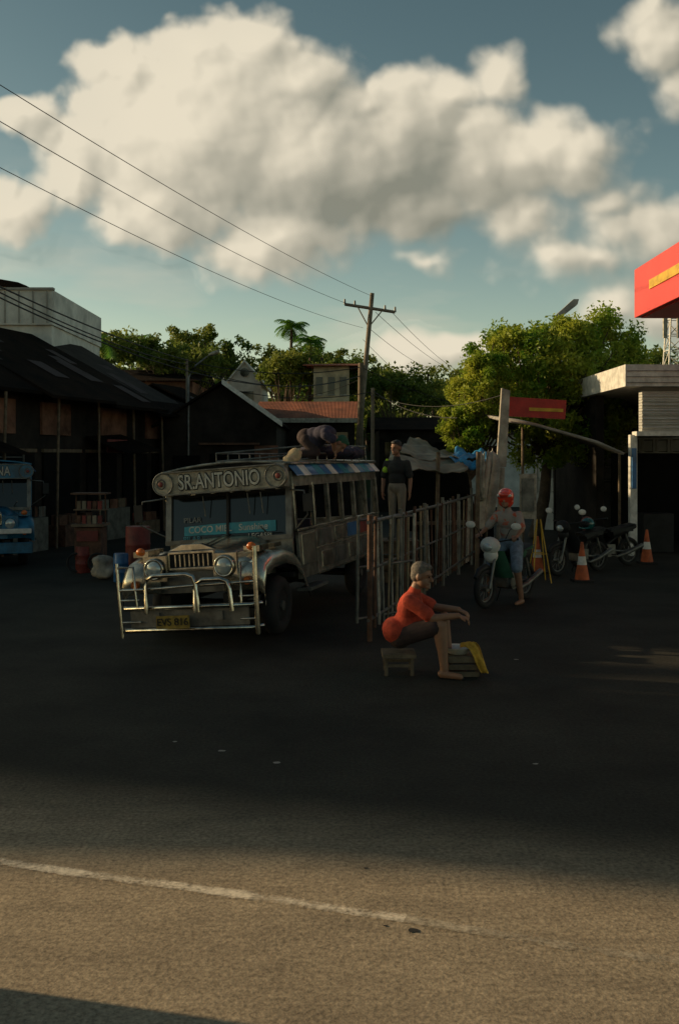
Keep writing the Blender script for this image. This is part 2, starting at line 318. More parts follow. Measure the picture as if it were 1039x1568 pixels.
for (u,v,r) in [(632,1425,.03),(590,1418,.012),(340,1150,.03),(425,1168,.03),(268,1136,.02),(560,1330,.012),(820,1170,.02),(790,1010,.03)]:
    c=gp(u,v); c.z=.003
    q.add([c+V((math.cos(a)*r*random.uniform(.7,1.3),math.sin(a)*r*random.uniform(.5,1.0),0)) for a in [k*.7 for k in range(9)]],[tuple(range(9))],1 if v>1200 else 0)
obj('road_litter',q,['concrete','rubber'])
# ------------------------------------------------------------- unseen blocks added off camera to shape shadow edges and sun streaks
def block(name,x0,x1,y0,y1,h,wall='darkwall',light_notch_parapet=None):
    e=empty(name,(0,0,0)); q=MB(); q.box(((x0+x1)/2,(y0+y1)/2,h/2),(x1-x0,y1-y0,h)); obj('walls',q,[wall],e)
    q=MB(); q.box(((x0+x1)/2,(y0+y1)/2,h+.1),(x1-x0+.1,y1-y0+.1,.2)); obj('roof_slab',q,['concrete'],e)
    q=MB(); z=1.6
    while z<h-1:
        y=y0+1.2
        while y<y1-1: q.box((x1+.02,y,z),(.05,1.1,1.2)); y+=2.4
        z+=3.1
    obj('windows',q,['glass'],e)
    if light_notch_parapet:
        q=MB()
        for a,b,z0,z1 in light_notch_parapet: q.box((x1-.15,(a+b)/2,(z0+z1)/2),(.28,b-a-.002,z1-z0))
        obj('light_notch_parapet',q,['concrete'],e)
TOP=15.1
block('unseen_shadow_block',-51,-47,17.1,75,12.8,'beigewall',[(17.1,19.15,13,TOP),(19.15,19.5,13,14.0),(19.5,21.75,13,TOP),(21.75,22.4,13,13.75),(22.4,23.0,13,TOP),(23.0,24.0,13,13.3),(24.0,75,13,TOP)])  # added, unseen: casts the far shadow; roofline notches shaped to let sun through
block('unseen_shadow_box',-12,-4,1.2,4.77,3.2,'whitewall')  # added, unseen: its corner cuts the near shadow wedge on the road
# ------------------------------------------------------------- jeepney
def jeepney(name,loc,rz,roll,sign,body='steel',banner=True,signmat='cream',guard=True):
    root=empty(name,loc,rz); hoodm='hoodsteel' if guard else body
    B=Matrix.Translation((0,0,.5))@Matrix.Rotation(roll,4,'Y')@Matrix.Translation((0,0,-.5))
    HW=.87
    q=MB()
    for x in(-.72,.72):
        for y in(.98,4.7):
            q.torus((x,y,.36),(1,0,0),.27,.1,0,28,10,1.1); q.cyl((x-.07,y,.36),(x+.07,y,.36),.2,n=20,mi=1)
            q.cyl((x-.1,y,.36),(x+.1,y,.36),.06,n=12,mi=2)
    q.cyl((-.7,.98,.36),(.7,.98,.36),.05,mi=1); q.cyl((-.7,4.7,.36),(.7,4.7,.36),.06,mi=1)
    obj('wheels',q,['rubber','black','steel_dull'],root)
    q=MB(); q.box((-.4,3,.5),(.12,5.6,.14)); q.box((.4,3,.5),(.12,5.6,.14)); q.box((0,3.6,.64),(1.66,4.5,.06)); q.xf(B); obj('chassis',q,['black'],root)
    q=MB(); rows=[]
    for y in(.2,.24,.5,.8,1.1,1.32):
        t=(y-.2)/1.12; w_=.34+.27*t-(.03 if y==.2 else 0); top=1.07+.12*t-(.03 if y==.2 else 0); r=[]
        for k in range(17):
            a=math.pi*k/16; r.append((-w_*math.copysign(abs(math.cos(a))**.45,math.cos(a)),y,.68+(top-.68)*abs(math.sin(a))**.45))
        rows.append(r)
    q.grid(rows); q.add([p for p in rows[0]],[tuple(range(17))])
    q.tube([(0,.2,1.085),(0,.7,1.14),(0,1.3,1.21)],.012); q.ball((0,.22,1.12),(.03,.06,.045))
    q.xf(B); obj('hood',q,[hoodm],root)
    q=MB(); q.box((0,.17,.98),(.56,.04,.2),0)
    for i in range(8): q.box((-.21+i*.06,.145,.98),(.02,.03,.15),1)
    q.box((0,.14,1.075),(.58,.05,.03),1); q.box((0,.14,.885),(.58,.05,.03),1); q.box((-.285,.14,.98),(.02,.05,.2),1); q.box((.285,.14,.98),(.02,.05,.2),1)
    q.prism([(-.3,.15,1.1),(.3,.15,1.1),(.12,.15,1.17),(-.12,.15,1.17)],(0,.08,0),1)
    q.box((0,.2,.72),(.95,.05,.26),2)
    q.xf(B); obj('grille',q,['black','chrome','steel_dull' if guard else body],root,bevel=.004)
    for sx in(-1,1):
        q=MB(); prof=[(.1,.6),(.1,.82),(.2,.96),(.45,1.02),(.9,1.03),(1.25,.96),(1.5,.8),(1.65,.62),(1.75,.5)]
        rows=[[(sx*.4,y,z),(sx*.72,y,z+.01),(sx*.84,y,z-.01),(sx*.9,y,z-.06),(sx*.91,y,z-.13),(sx*.91,y,z-.2)] for y,z in prof]
        q.grid(rows,0)
        q.cyl((sx*.45,.03,.9),(sx*.45,.25,.9),.12,.1,20,1); q.torus((sx*.45,.03,.9),(0,1,0),.115,.016,1); q.ball((sx*.45,.03,.9),(.1,.04,.1),2)
        q.box((sx*.45,.09,.9),(.3,.05,.3),1)
        q.box((sx*.72,.4,1.07),(.2,.3,.07),1); q.ball((sx*.72,.25,1.1),(.06,.04,.05),3); q.box((sx*.8,.8,1.07),(.1,.25,.05),1)
        q.cyl((sx*.72,.04,.72),(sx*.72,.09,.72),.05,mi=3)
        q.xf(B); obj('fender',q,[hoodm,'chrome' if guard else body,'lens','amber'],root,solid=.012)
    if guard:
        q=MB(); y=-.08; r=.022
        for z in(.2,.46): q.tube([(-.88,y+.12,z),(-.8,y,z),(.8,y,z),(.88,y+.12,z)],.028)
        q.box((0,y+.04,.33),(1.5,.02,.2),1)
        q.tube([(-.86,y,.12),(-.87,y,.7),(-.88,y+.02,1.0)],r); q.tube([(.86,y,.12),(.87,y,.75),(.88,y+.02,1.12)],.03)
        q.tube([(-.86,y,.68),(-.5,y,.68),(.0,y,.7),(.87,y,.72)],.018)
        def hoop(x0,x1,zt): q.tube([(x0,y-.05,.4),(x0+.01,y-.05,zt-.12),(x0+.04,y-.05,zt-.03),(x0+.12,y-.05,zt),(x1-.12,y-.05,zt),(x1-.04,y-.05,zt-.03),(x1-.01,y-.05,zt-.12),(x1,y-.05,.4)],.028,10)
        hoop(-.5,.16,.84); hoop(.12,.58,.77)
        q.tube([(-.86,y,.95),(-.66,y,.95),(-.64,y,.46)],.016); q.tube([(.87,y,.95),(.7,y,.95),(.68,y,.46)],.016)
        for z in(.3,.56): q.tube([(-.86,y,z),(-.6,y,z)],.012); q.tube([(.66,y,z),(.87,y,z)],.012)
        q.box((-.15,y-.09,.3),(.42,.01,.15),2)
        for x in(-.4,.4): q.box((x,y+.15,.35),(.08,.3,.1),1)
        q.xf(B); obj('bumper_guard',q,['chrome','steel_dull','plate'],root)
        text('plate_text','EVS 816',.12,B@Matrix.Translation((-.15,y-.1,.3))@Matrix.Rotation(math.radians(90),4,'X'),'black',root)
    else:
        q=MB(); q.box((0,.05,.42),(1.75,.1,.22)); q.box((0,-.0,.75),(1.7,.03,.1),1); q.xf(B); obj('bumper',q,[body,'white'],root,bevel=.02)
    q=MB(); yb,yt=1.3,1.4
    q.add([(-.8,yb,1.16),(-.02,yb,1.16),(-.02,yt,1.74),(-.8,yt,1.74)],[(0,1,2,3)],0); q.add([(.02,yb,1.16),(.8,yb,1.16),(.8,yt,1.74),(.02,yt,1.74)],[(0,1,2,3)],0)
    R=Matrix.Rotation(math.atan2(-(yt-yb),.58),3,'X')
    for x,ww,mm in((-.84,.08,1),(0,.035,3),(.84,.08,1)): q.box((x,(yb+yt)/2-.005,1.45),(ww,.06,.66),mm,R)
    q.box((0,yb-.01,1.13),(1.76,.08,.06),1); q.box((0,1.36,1.0),(1.7,.06,.24),2)
    for x in(-.3,.32,.5): q.tube([(x,yb-.05,1.72),(x+.01,yb-.02,1.45)],.007,6,1)
    q.xf(B); obj('windshield',q,['glass','steel_dull',body,'black'],root)
    q=MB(); q.box((0,1.14,1.91),(1.56,.05,.29),0); q.box((0,1.11,2.055),(1.58,.06,.018),1); q.box((0,1.11,1.765),(1.58,.06,.018),1)
    for sx in(-1,1):
        q.cyl((sx*.78,1.10,1.91),(sx*.78,1.18,1.91),.145,n=24,mi=0); q.torus((sx*.78,1.095,1.91),(0,1,0),.14,.01,1); q.torus((sx*.81,1.095,1.91),(0,1,0),.06,.01,3)
        q.ball((sx*.81,1.09,1.91),(.035,.012,.035),4,14)
    q.prism([(-.87,1.17,1.77),(-.87,1.17,2.06),(-.87,1.4,2.07),(-.87,1.4,1.75)],(1.74,0,0),2)
    q.xf(B); obj('visor_sign',q,[signmat,'steel_dull',body,'steel_dull','darkred'],root,bevel=.006)
    RX=Matrix.Rotation(math.radians(90),4,'X')
    text('sign_outline',sign,.27,B@Matrix.Translation((-.0,1.112,1.905))@RX,'black',root,.003,.016,.7)
    text('sign_letters',sign,.27,B@Matrix.Translation((-.0,1.104,1.905))@RX,'letter',root,.006,.003,.7)
    if banner:
        RW=Matrix.Rotation(math.radians(80.2),4,'X')
        q=MB(); q.add([(-.62,1.31,1.21),(.66,1.31,1.21),(.66,1.33,1.35),(-.1,1.33,1.35),(-.62,1.33,1.33)],[(0,1,2,3,4)]); q.xf(Matrix.Translation((0,-.02,0))); q.xf(B); obj('windshield_banner',q,['teal'],root)
        text('banner_text','COCO MIEL   Sunshine',.12,B@Matrix.Translation((0,1.295,1.28))@RW,'letter',root,.001,.001,.95)
        text('route_text','PILAR',.1,B@Matrix.Translation((-.5,1.315,1.41))@RW,'steel_dull',root,.001)
        text('route_text','LEGASPI',.09,B@Matrix.Translation((.45,1.26,1.165))@RW,'letter',root,.001)
        text('route_text','PILAR',.1,B@Matrix.Translation((-.5,1.26,1.165))@RW,'teal',root,.001)
    q=MB()
    for sx in(-1,1):
        x=sx*HW
        q.box((x,1.85,.86),(.05,.72,.6),0); q.box((x+sx*.03,1.85,.93),(.012,.56,.4),1); q.box((x,1.85,1.19),(.07,.8,.03),1)
        q.box((x,3.98,.86),(.05,3.5,.62),0); q.box((x,3.98,1.19),(.07,3.5,.035),1); q.box((x,3.98,.56),(.07,3.5,.03),1); q.box((x,3.98,.9),(.06,3.5,.02),1)
        k=2.3; i=0
        while k<5.6:
            q.box((x+sx*.032,k+.34,1.04),(.014,.5,.2),(7,1,4,8,1)[i%5]); q.box((x+sx*.032,k+.34,.73),(.014,.52,.22),(1,7)[i%2]); k+=.68; i+=1
        for y in(1.42,2.23,2.92,3.61,4.3,4.99,5.7): q.box((x,y,1.5),(.06,.07,.6),1 if y<2.3 else 0)
        q.box((x,3.55,1.86),(.05,4.34,.2),0)
        y=1.35; i=0
        while y<5.65:
            q.prism([(x,y,2.04),(x,y+.3,2.04),(x+sx*.11,y+.3,1.9),(x+sx*.11,y,1.9)],(0,0,-.012),[4,3,4,5][i%4]); y+=.31; i+=1
        q.box((x+sx*.03,1.9,.42),(.2,.75,.04),7)
    q.box((0,5.72,.86),(1.7,.05,.62),0); q.box((0,5.95,.45),(1.2,.4,.05),7)
    q.box((0,2.3,.95),(1.6,.1,.7),6); q.box((-.45,4,.95),(.5,3.2,.1),6); q.box((.45,4,.95),(.5,3.2,.1),6); q.box((0,1.7,.9),(1.5,.5,.35),6)
    q.torus((.35,1.62,1.22),(0,-1,.5),.17,.015,6)
    q.xf(B); obj('body_sides',q,[body,hoodm,'red','white','blue','teal','sack','steel_dull','darkred'],root,bevel=.006)
    q=MB(); rows=[]
    for y in(1.3,2.4,3.5,4.6,5.8): rows.append([(x,y,2.07+.08*(1-(x/.9)**2)) for x in(-.9,-.85,-.6,-.3,0,.3,.6,.85,.9)])
    q.grid(rows); q.xf(B); obj('roof',q,[body],root,solid=.03)
    q=MB()
    for z in(2.2,2.32):
        q.tube([(-.78,2.9,z),(.78,2.9,z),(.78,5.6,z),(-.78,5.6,z),(-.78,2.9,z)],.013)
    for y in np.arange(2.9,5.7,.45):
        for sx in(-1,1): q.tube([(sx*.78,y,2.06),(sx*.78,y,2.33)],.011)
    for sx in(-1,1):
        q.tube([(sx*.87,1.35,1.72),(sx*1.12,1.15,1.7),(sx*1.16,1.12,1.4),(sx*.9,1.35,1.2)],.011); q.box((sx*1.17,1.12,1.55),(.12,.03,.22),1)
    q.tube([(.55,1.25,1.2),(.6,.9,1.3)],.01)
    q.xf(B); obj('roof_rack_and_mirrors',q,['steel_dull','black'],root)
    return root,B
RZ=math.radians(-16.3)
jr,JB=jeepney('jeepney',(-1.75,11.65,0),RZ,math.radians(-4.5),'SR.ANTONIO')
def lumps(name,bl,mk,parent=None,vox=.03):
    q=MB()
    for c,r in bl: q.ball(c,r,0,20)
    o=obj(name,q,[mk],parent)
    md=o.modifiers.new('r','REMESH'); md.mode='VOXEL'; md.voxel_size=vox; md.use_smooth_shade=True
    sm=o.modifiers.new('s','SMOOTH'); sm.iterations=4
    tx=bpy.data.textures.new(name,'CLOUDS'); tx.noise_scale=.16
    dm=o.modifiers.new('d','DISPLACE'); dm.texture=tx; dm.strength=.09; dm.mid_level=.5
    return o
lumps('burlap_sack',[(S(452,698,13.2),(.09,.12,.09)),(S(443,706,13.1),(.08,.12,.07)),(S(458,690,13.3),(.05,.08,.06))],'burlap')
lumps('folded_tarp',[(V((-.15,15.1,2.28)),(.45,.5,.1)),(V((-.35,14.9,2.3)),(.25,.3,.12)),(V((.1,15.5,2.27)),(.3,.4,.1))],'sack')
jb2,_=jeepney('jeepney',(-6.85,19.3,0),math.radians(19),0,'BICOLANA','bluejeep',False,'bluejeep',False)
# ------------------------------------------------------------- people
def human(name,prims,eyes=[],vox=.008):
    q=MB()
    for k in prims:
        if k[0]=='c':
            _,a,b,r0,r1,_m=k; q.cyl(a,b,r0,r1,16); q.ball(a,r0,0,16); q.ball(b,r1,0,16)
        else:
            _,c,R,r,_,_m=k; q.ball(c,r,0,20,R)
    me=bpy.data.meshes.new('tmp'); me.from_pydata(q.v,[],q.f); o=bpy.data.objects.new('tmp',me); COL.objects.link(o)
    md=o.modifiers.new('r','REMESH'); md.mode='VOXEL'; md.voxel_size=vox; md.use_smooth_shade=True
    sm=o.modifiers.new('s','SMOOTH'); sm.iterations=3; sm.factor=.5
    dg=bpy.context.evaluated_depsgraph_get(); dg.update(); m2=bpy.data.meshes.new_from_object(o.evaluated_get(dg))
    bpy.data.objects.remove(o)
    names=[]
    for k in prims:
        if k[5] not in names: names.append(k[5])
    nf=len(m2.polygons); C=np.zeros(nf*3); m2.polygons.foreach_get('center',C); C=C.reshape(-1,3)
    best=np.full(nf,1e9); idx=np.zeros(nf,int)
    for k in prims:
        if k[0]=='c':
            a=np.array(k[1]); b=np.array(k[2]); ab=b-a; t=np.clip(((C-a)@ab)/max(ab@ab,1e-9),0,1)
            dd=np.linalg.norm(C-(a+t[:,None]*ab),axis=1)-(k[3]+(k[4]-k[3])*t)
        else:
            Rm=np.array(k[2]) if k[2] else np.eye(3); r=np.array(k[3]); p=(C-np.array(k[1]))@Rm; l=np.linalg.norm(p/r,axis=1)
            g_=np.linalg.norm(p/(r*r),axis=1)+1e-6; dd=l*(l-1)/g_
        mk=dd<best; best[mk]=dd[mk]; idx[mk]=names.index(k[5])
    m2.materials.clear()
    for n_ in names: m2.materials.append(M[n_])
    m2.polygons.foreach_set('material_index',idx.astype(np.int32)); m2.polygons.foreach_set('use_smooth',np.ones(nf,bool)); m2.update()
    root=empty(name); ob=bpy.data.objects.new('figure',m2); COL.objects.link(ob); ob.parent=root
    if eyes:
        e=MB()
        for p in eyes: e.ball(p,.0085,0,10)
        obj('eyes',e,['eye'],root)
    return root
def frame(fwd,up=(0,0,1)):
    f=V(fwd).normalized(); r=f.cross(V(up)).normalized(); u=r.cross(f); return f,r,u
def head(c,fwd,hair='hair',skin='skin',helmet=None,up=(0,0,1),k=1.0):
    c=V(c); f,r,u=frame(fwd,up); R=Matrix((r,f,u)).transposed()
    P=lambda a,b,h:c+(r*a+f*b+u*h)*k
    E=lambda p,s,m_:('e',p,R,tuple(x*k for x in s),0,m_)
    pr=[E(P(0,-.012,.03),(.074,.092,.085),skin),E(P(0,.02,-.045),(.056,.066,.065),skin),
        ('c',P(0,.082,.01),P(0,.106,-.022),.009*k,.016*k,skin),E(P(0,.08,-.058),(.026,.016,.012),skin),E(P(0,.075,-.09),(.028,.022,.018),skin),
        E(P(0,.07,.03),(.055,.022,.012),skin)]
    for s in(-1,1): pr.append(E(P(s*.076,-.012,-.01),(.014,.022,.034),skin))
    if helmet:
        pr+=[E(P(0,-.03,.05),(.125,.14,.125),helmet),E(P(0,.03,.085),(.105,.115,.06),helmet),E(P(0,-.045,-.03),(.118,.10,.1),helmet),
             ('c',P(-.09,.09,.07),P(.09,.09,.07),.022,.022,'white'),('c',P(-.08,.0,-.07),P(0,.035,-.125),.009,.009,'black'),('c',P(.08,.0,-.07),P(0,.035,-.125),.009,.009,'black')]
    else:
        pr+=[E(P(0,-.026,.052),(.081,.092,.083),hair),E(P(0,-.05,.0),(.072,.06,.07),hair),E(P(0,.03,.093),(.06,.05,.032),hair)]
    eyes=[P(s*.031,.079,.008) for s in(-1,1)]
    return pr,eyes
def hand(w_,d_,n_,curl=.6,side=1,skin='skin'):
    w_=V(w_); d_=V(d_).normalized(); n_=V(n_); n_=(n_-d_*n_.dot(d_)).normalized(); s_=d_.cross(n_)*side
    pr=[('e',w_+d_*.05,Matrix((s_,d_,n_)).transposed(),(.04,.055,.017),0,skin)]
    for i,(o,l) in enumerate(((-.03,.062),(-.01,.074),(.011,.07),(.03,.055))):
        a=w_+d_*.085+s_*o; ang=curl; d1=d_*math.cos(ang)+n_*math.sin(ang); b=a+d1*l*.55; d2=d_*math.cos(ang*2.2)+n_*math.sin(ang*2.2); c=b+d2*l*.5
        pr+=[('c',a-d_*.03,a,.01,.0095,skin),('c',a,b,.0095,.009,skin),('c',b,c,.009,.0075,skin)]
    a=w_+d_*.03-s_*.032; b=a+(d_*.7-s_*.7+n_*.25).normalized()*.035; c=b+(d_*.9-s_*.2+n_*.4).normalized()*.03
    pr+=[('c',a,b,.012,.011,skin),('c',b,c,.011,.009,skin)]
    return pr
def limb(a,b,c,r,m1,m2=None,cut=None,cm=None):
    a,b,c=V(a),V(b),V(c); pr=[('c',a,b,r[0],r[1],m1),('c',b,c,r[1],r[2],m1)]
    if cm:
        e=a.lerp(b,cut) if cut<=1 else b.lerp(c,cut-1); rr=r[0]+(r[1]-r[0])*min(cut,1)
        if cut<=1: pr.append(('c',a,e,r[0]+.014,rr+.024,cm))
        else: pr+=[('c',a,b,r[0]+.014,r[1]+.018,cm),('c',b,e,r[1]+.018,r[1]+.012,cm)]
    return pr
def torso(pel,chest,neck,fwd,cm,pm,sw=.17,belly=.0):
    pel,chest,neck=V(pel),V(chest),V(neck); u=(chest-pel).normalized(); f=V(fwd); f=(f-u*f.dot(u)).normalized(); r=f.cross(u)
    R=Matrix((r,f,u)).transposed(); mid=pel.lerp(chest,.45)
    return [('e',pel,R,(.165,.125,.13),0,pm),('e',mid+f*belly,R,(.158,.12+belly,.18),0,cm),('e',chest,R,(.18,.125,.17),0,cm),
            ('c',chest+r*sw*.75+u*.07,chest-r*sw*.75+u*.07,.075,.075,cm),('c',neck-u*.07,neck+u*.03,.058,.052,'skin'),('c',chest+u*.06,neck-u*.035,.1,.066,cm)],r,u,f
# seated man, facing right
D=10.15
pel=V((.62,D,.38)); ch=V((.715,D-.02,.68)); nk=V((.775,D-.03,.87))
pr,r_,u_,f_=torso(pel,ch,nk,(1,-.25,0),'redshirt','shorts',.18,.03)
pr.append(('c',pel+V((-.06,.08,.06)),pel+V((-.06,-.08,.06)),.125,.125,'redshirt'))
hp,eyes=head((.835,D-.05,.995),(1,-.35,-.22),k=1.08); pr+=hp
shR=ch+r_*.18+u_*.08; shL=ch-r_*.18+u_*.08
hpR=pel+r_*.09; hpL=pel-r_*.09
kR=V((1.0,D-.26,.53)); aR=V((1.04,D-.26,.09)); kL=V((1.06,D+.06,.56)); aL=V((1.12,D+.04,.09))
pr+=limb(hpR,kR,aR,(.09,.066,.042),'skin',cut=.85,cm='shorts'); pr+=limb(hpL,kL,aL,(.09,.066,.042),'skin',cut=.85,cm='shorts')
for kn_,an_ in((kR,aR),(kL,aL)): pr.append(('c',kn_.lerp(an_,.22)+V((-.02,0,0)),kn_.lerp(an_,.5)+V((-.015,0,0)),.056,.046,'skin'))
for a in(aR,aL):
    pr+=[('c',a+V((-.03,0,-.04)),a+V((.15,-.05,-.06)),.038,.028,'skin'),('c',a+V((-.04,.0,-.083)),a+V((.19,-.06,-.083)),.012,.012,'black')]
eR=V((.93,D-.27,.60)); wR=V((1.17,D-.3,.63)); eL=V((.98,D+.07,.66)); wL=V((1.2,D-.1,.66))
pr+=limb(shR,eR,wR,(.055,.042,.03),'skin',cut=.75,cm='redshirt')+hand(wR,(1,-.1,-.3),(0,0,-1),.55,1)
pr+=limb(shL,eL,wL,(.055,.042,.03),'skin',cut=.75,cm='redshirt')+hand(wL,(.9,-.5,-.35),(0,0,-1),.6,-1)
human('seated_man',pr,eyes,.0075)
q=MB(); q.box((.6,D,.2),(.34,.34,.04))
for a in(-.13,.13):
    for b in(-.13,.13): q.box((.6+a,D+b,.09),(.035,.035,.18))
q.box((.6,D-.13,.1),(.24,.02,.03)); q.box((.6,D+.13,.1),(.24,.02,.03)); obj('wooden_stool',q,['wood'],bevel=.004)
bx=V((1.24,D-.05,0)); q=MB()
for z in(.03,.1,.17):
    for s in(-1,1): q.box((bx.x,bx.y+s*.15,z),(.3,.015,.05)); q.box((bx.x+s*.15,bx.y,z),(.015,.28,.05))
q.box((bx.x,bx.y,.2),(.32,.32,.012)); obj('wooden_crate',q,['wood'])
q=MB(); rows=[]
for (r,z) in((.0,.215),(.1,.215),(.13,.27),(.15,.28),(.13,.275),(.1,.225),(0,.225)):
    rows.append([(bx.x-.04+r*math.cos(a),bx.y+r*math.sin(a),z) for a in np.linspace(0,2*math.pi,25)])
q.grid(rows); obj('plastic_basin',q,['white'])
def drape(name,path,width,mk,amp=.03,seed=0):
    rg=random.Random(seed); rows=[]; ph=[rg.uniform(0,6) for _ in range(4)]
    for i,(p,wd) in enumerate(path):
        p=V(p); r=[]
        for j in range(25):
            t=j/24-.5; s=i/len(path)
            r.append(p+V(width)*t*wd+V((math.sin(t*13+ph[0]+i*.5),math.cos(t*19+ph[1]+i*.7),0))*amp*(.4+s)+V((0,0,math.sin(t*9+ph[2])*amp*.9+math.sin(t*23+i)*amp*.3)))
        rows.append(r)
    q=MB(); q.grid(rows); o=obj(name,q,[mk],solid=.006); sb=o.modifiers.new('s','SUBSURF'); sb.levels=1; sb.render_levels=1; return o
drape('yellow_cloth',[(bx+V((-.0,-.02,.30)),.6),(bx+V((.06,-.06,.33)),.9),(bx+V((.11,-.1,.30)),.9),(bx+V((.14,-.14,.23)),.7),(bx+V((.17,-.17,.14)),.6),(bx+V((.21,-.19,.06)),.35)],(.12,.14,0),'mustard',.022,3)
# man bent over on the jeepney roof, handling the sacks
D2=14.4; pel=S(469,669,D2); ch=S(496,664,D2-.1); nk=S(510,672,D2-.15)
pr,r_,u_,f_=torso(pel,ch,nk,(.4,-.1,-1),'sack','shorts',.17,.04)
hp,eyes2=head(S(521,680,D2-.15),(.5,-.2,-.9),'greencap',up=(.9,0,.4)); pr+=hp
for s in(-1,1):
    hj=pel+V((0,s*.1,-.04)); kn=V((hj.x+.14,hj.y+s*.03,2.27)); an=V((hj.x-.2,hj.y+s*.05,2.24)); pr+=limb(hj,kn,an,(.095,.07,.045),'shorts'); pr.append(('c',an,an+V((-.1,0,-.02)),.035,.025,'black'))
    sh=ch+V((.03,s*.17,-.03)); wr=S(512,689,D2+s*.15); el=sh.lerp(wr,.5)+V((.04,s*.07,.05)); pr+=limb(sh,el,wr,(.055,.042,.03),'skin',cut=.9,cm='sack')+hand(wr,(.3,0,-1),(-1,0,0),.6,s)
human('man_on_roof',pr,eyes2,.01)
# motorcycle + rider
def motorcycle(name,loc,rz,fair='white',accent='leafP'):
    e=empty(name,loc,rz); q=MB()
    for y in(-.62,.62):
        q.torus((0,y,.29),(1,0,0),.245,.045,0,30,10); q.torus((0,y,.29),(1,0,0),.2,.014,1,30,6); q.cyl((-.05,y,.29),(.05,y,.29),.05,mi=1)
        for k in range(10):
            a=k*math.pi/5; q.cyl((0,y,.29),(0,y+.2*math.cos(a),.29+.2*math.sin(a)),.005,n=5,mi=1)
    obj('wheels',q,['rubber','steel_dull'],e)
    q=MB()
    for s in(-1,1): q.cyl((s*.075,-.62,.29),(s*.075,-.42,.86),.022,mi=0); q.cyl((s*.09,.62,.29),(s*.1,.45,.66),.022,mi=0); q.tube([(s*.06,.62,.29),(s*.06,.2,.33),(s*.05,.05,.34)],.02)
    q.tube([(0,-.42,.88),(0,-.25,.6),(0,.0,.42),(0,.3,.6),(0,.6,.72)],.032,8,1); q.box((0,.02,.36),(.2,.32,.2),0)
    q.cyl((-.14,.0,.32),(.14,.0,.32),.1,n=16,mi=0); q.tube([(.1,-.1,.3),(.13,.2,.22),(.15,.4,.27),(.15,.85,.42)],[.018,.022,.04,.045],10,0)
    q.tube([(-.34,-.28,1.0),(-.2,-.36,.98),(0,-.42,.93),(.2,-.36,.98),(.34,-.28,1.0)],.013,8,1)
    for s in(-1,1):
        q.cyl((s*.25,-.33,.99),(s*.36,-.27,1.0),.018,mi=1); q.tube([(s*.2,-.37,1.0),(s*.27,-.38,1.13),(s*.33,-.38,1.18)],.006,6,1)
        q.ball((s*.38,-.39,1.19),(.085,.02,.055),2,14); q.ball((s*.38,-.375,1.19),(.07,.012,.044),3,14)
        q.cyl((s*.1,.05,.27),(s*.25,.05,.27),.012,mi=1)
    q.tube([(-.08,.0,.24),(-.18,.05,.02)],.01,6,1)
    obj('frame_and_controls',q,['steel_dull','black','white','lens'],e)
    q=MB()
    q.ball((0,-.47,.9),(.16,.1,.13),0,16); q.ball((0,-.55,.88),(.08,.05,.065),1,16); q.ball((0,-.45,.76),(.11,.09,.12),0,16)
    rows=[[(x*(.15+.03*t),-.42+.25*t+.1*abs(x)**2,.82-.42*t) for x in np.linspace(-1,1,9)] for t in np.linspace(0,1,7)]
    q.grid(rows,2)
    q.tube([(0,-.9,.46),(0,-.8,.56),(0,-.62,.6),(0,-.46,.56)],[.03,.045,.05,.03],10,3)
    q.tube([(0,.15,.66),(0,.45,.74),(0,.8,.8)],[.09,.11,.05],12,2)
    obj('fairing',q,[fair,'lens',accent,'black'],e)
    q=MB(); rows=[[(x,y,z+.03*(1-(x/.14)**2)) for x in np.linspace(-.13,.13,7)] for y,z in((.0,.74),(.15,.76),(.4,.79),(.65,.84),(.75,.82))]
    q.grid(rows); q.box((0,.36,.74),(.2,.6,.07)); obj('seat',q,['black'],e)
    return e
def rider(name,loc,rz,shirt,pants,helmet,turn=0):
    Mx=Matrix.Translation(loc)@Matrix.Rotation(rz,4,'Z'); Mr=Mx.to_3x3(); T=lambda *p:Mx@V(p)
    fw=Mr@V((0,-1,-.05))
    pr,r_,u_,f_=torso(T(0,.16,.93),T(0,.08,1.24),T(0,.03,1.44),fw,shirt,pants,.16)
    hp,ey=head(T(0,-.01,1.56),Mr@V((turn,-1,-.05)),helmet=helmet); pr+=hp
    for s in(-1,1):
        sh=T(s*.17,.08,1.33); el=T(s*.3,-.05,1.12); wr=T(s*.31,-.22,1.04)
        pr+=limb(sh,el,wr,(.05,.037,.025),'skin',cut=.8,cm=shirt)+hand(wr,Mr@V((0,-.9,-.15)),(0,0,-1),.75,s)
        kn=T(s*.24,-.1,.56); an=T(s*.26,.0,.1)
        pr+=limb(T(s*.1,.15,.88),kn,an,(.09,.062,.038),'skin',cut=1.0,cm=pants)
        pr+=[('c',an+Mr@V((0,.03,-.05)),an+Mr@V((0,-.16,-.065)),.038,.027,'skin'),('c',an+Mr@V((0,.05,-.088)),an+Mr@V((0,-.18,-.088)),.013,.013,'black')]
    return human(name,pr,ey,.009)
ml=V((2.50,15.0,0)); motorcycle('motorcycle',ml,-math.radians(38),'white','greencap'); rider('motorcycle_rider',ml,-math.radians(38),'grayshirt','denim','helmetred',.3)
ml2=V((4.5,18.8,0)); m2_=motorcycle('motorcycle',ml2,math.radians(-50),'black','black'); motorcycle('motorcycle',(5.3,19.9,0),math.radians(-62),'darkred','black')
q=MB(); q.ball((.0,.3,.93),(.125,.14,.12),0,20); q.ball((0,.22,.93),(.105,.09,.07),1,18); q.tube([(-.12,.2,.86),(0,.14,.84),(.12,.2,.86)],.015,8,0); obj('helmet_on_seat',q,['tealhelmet','black'],m2_)
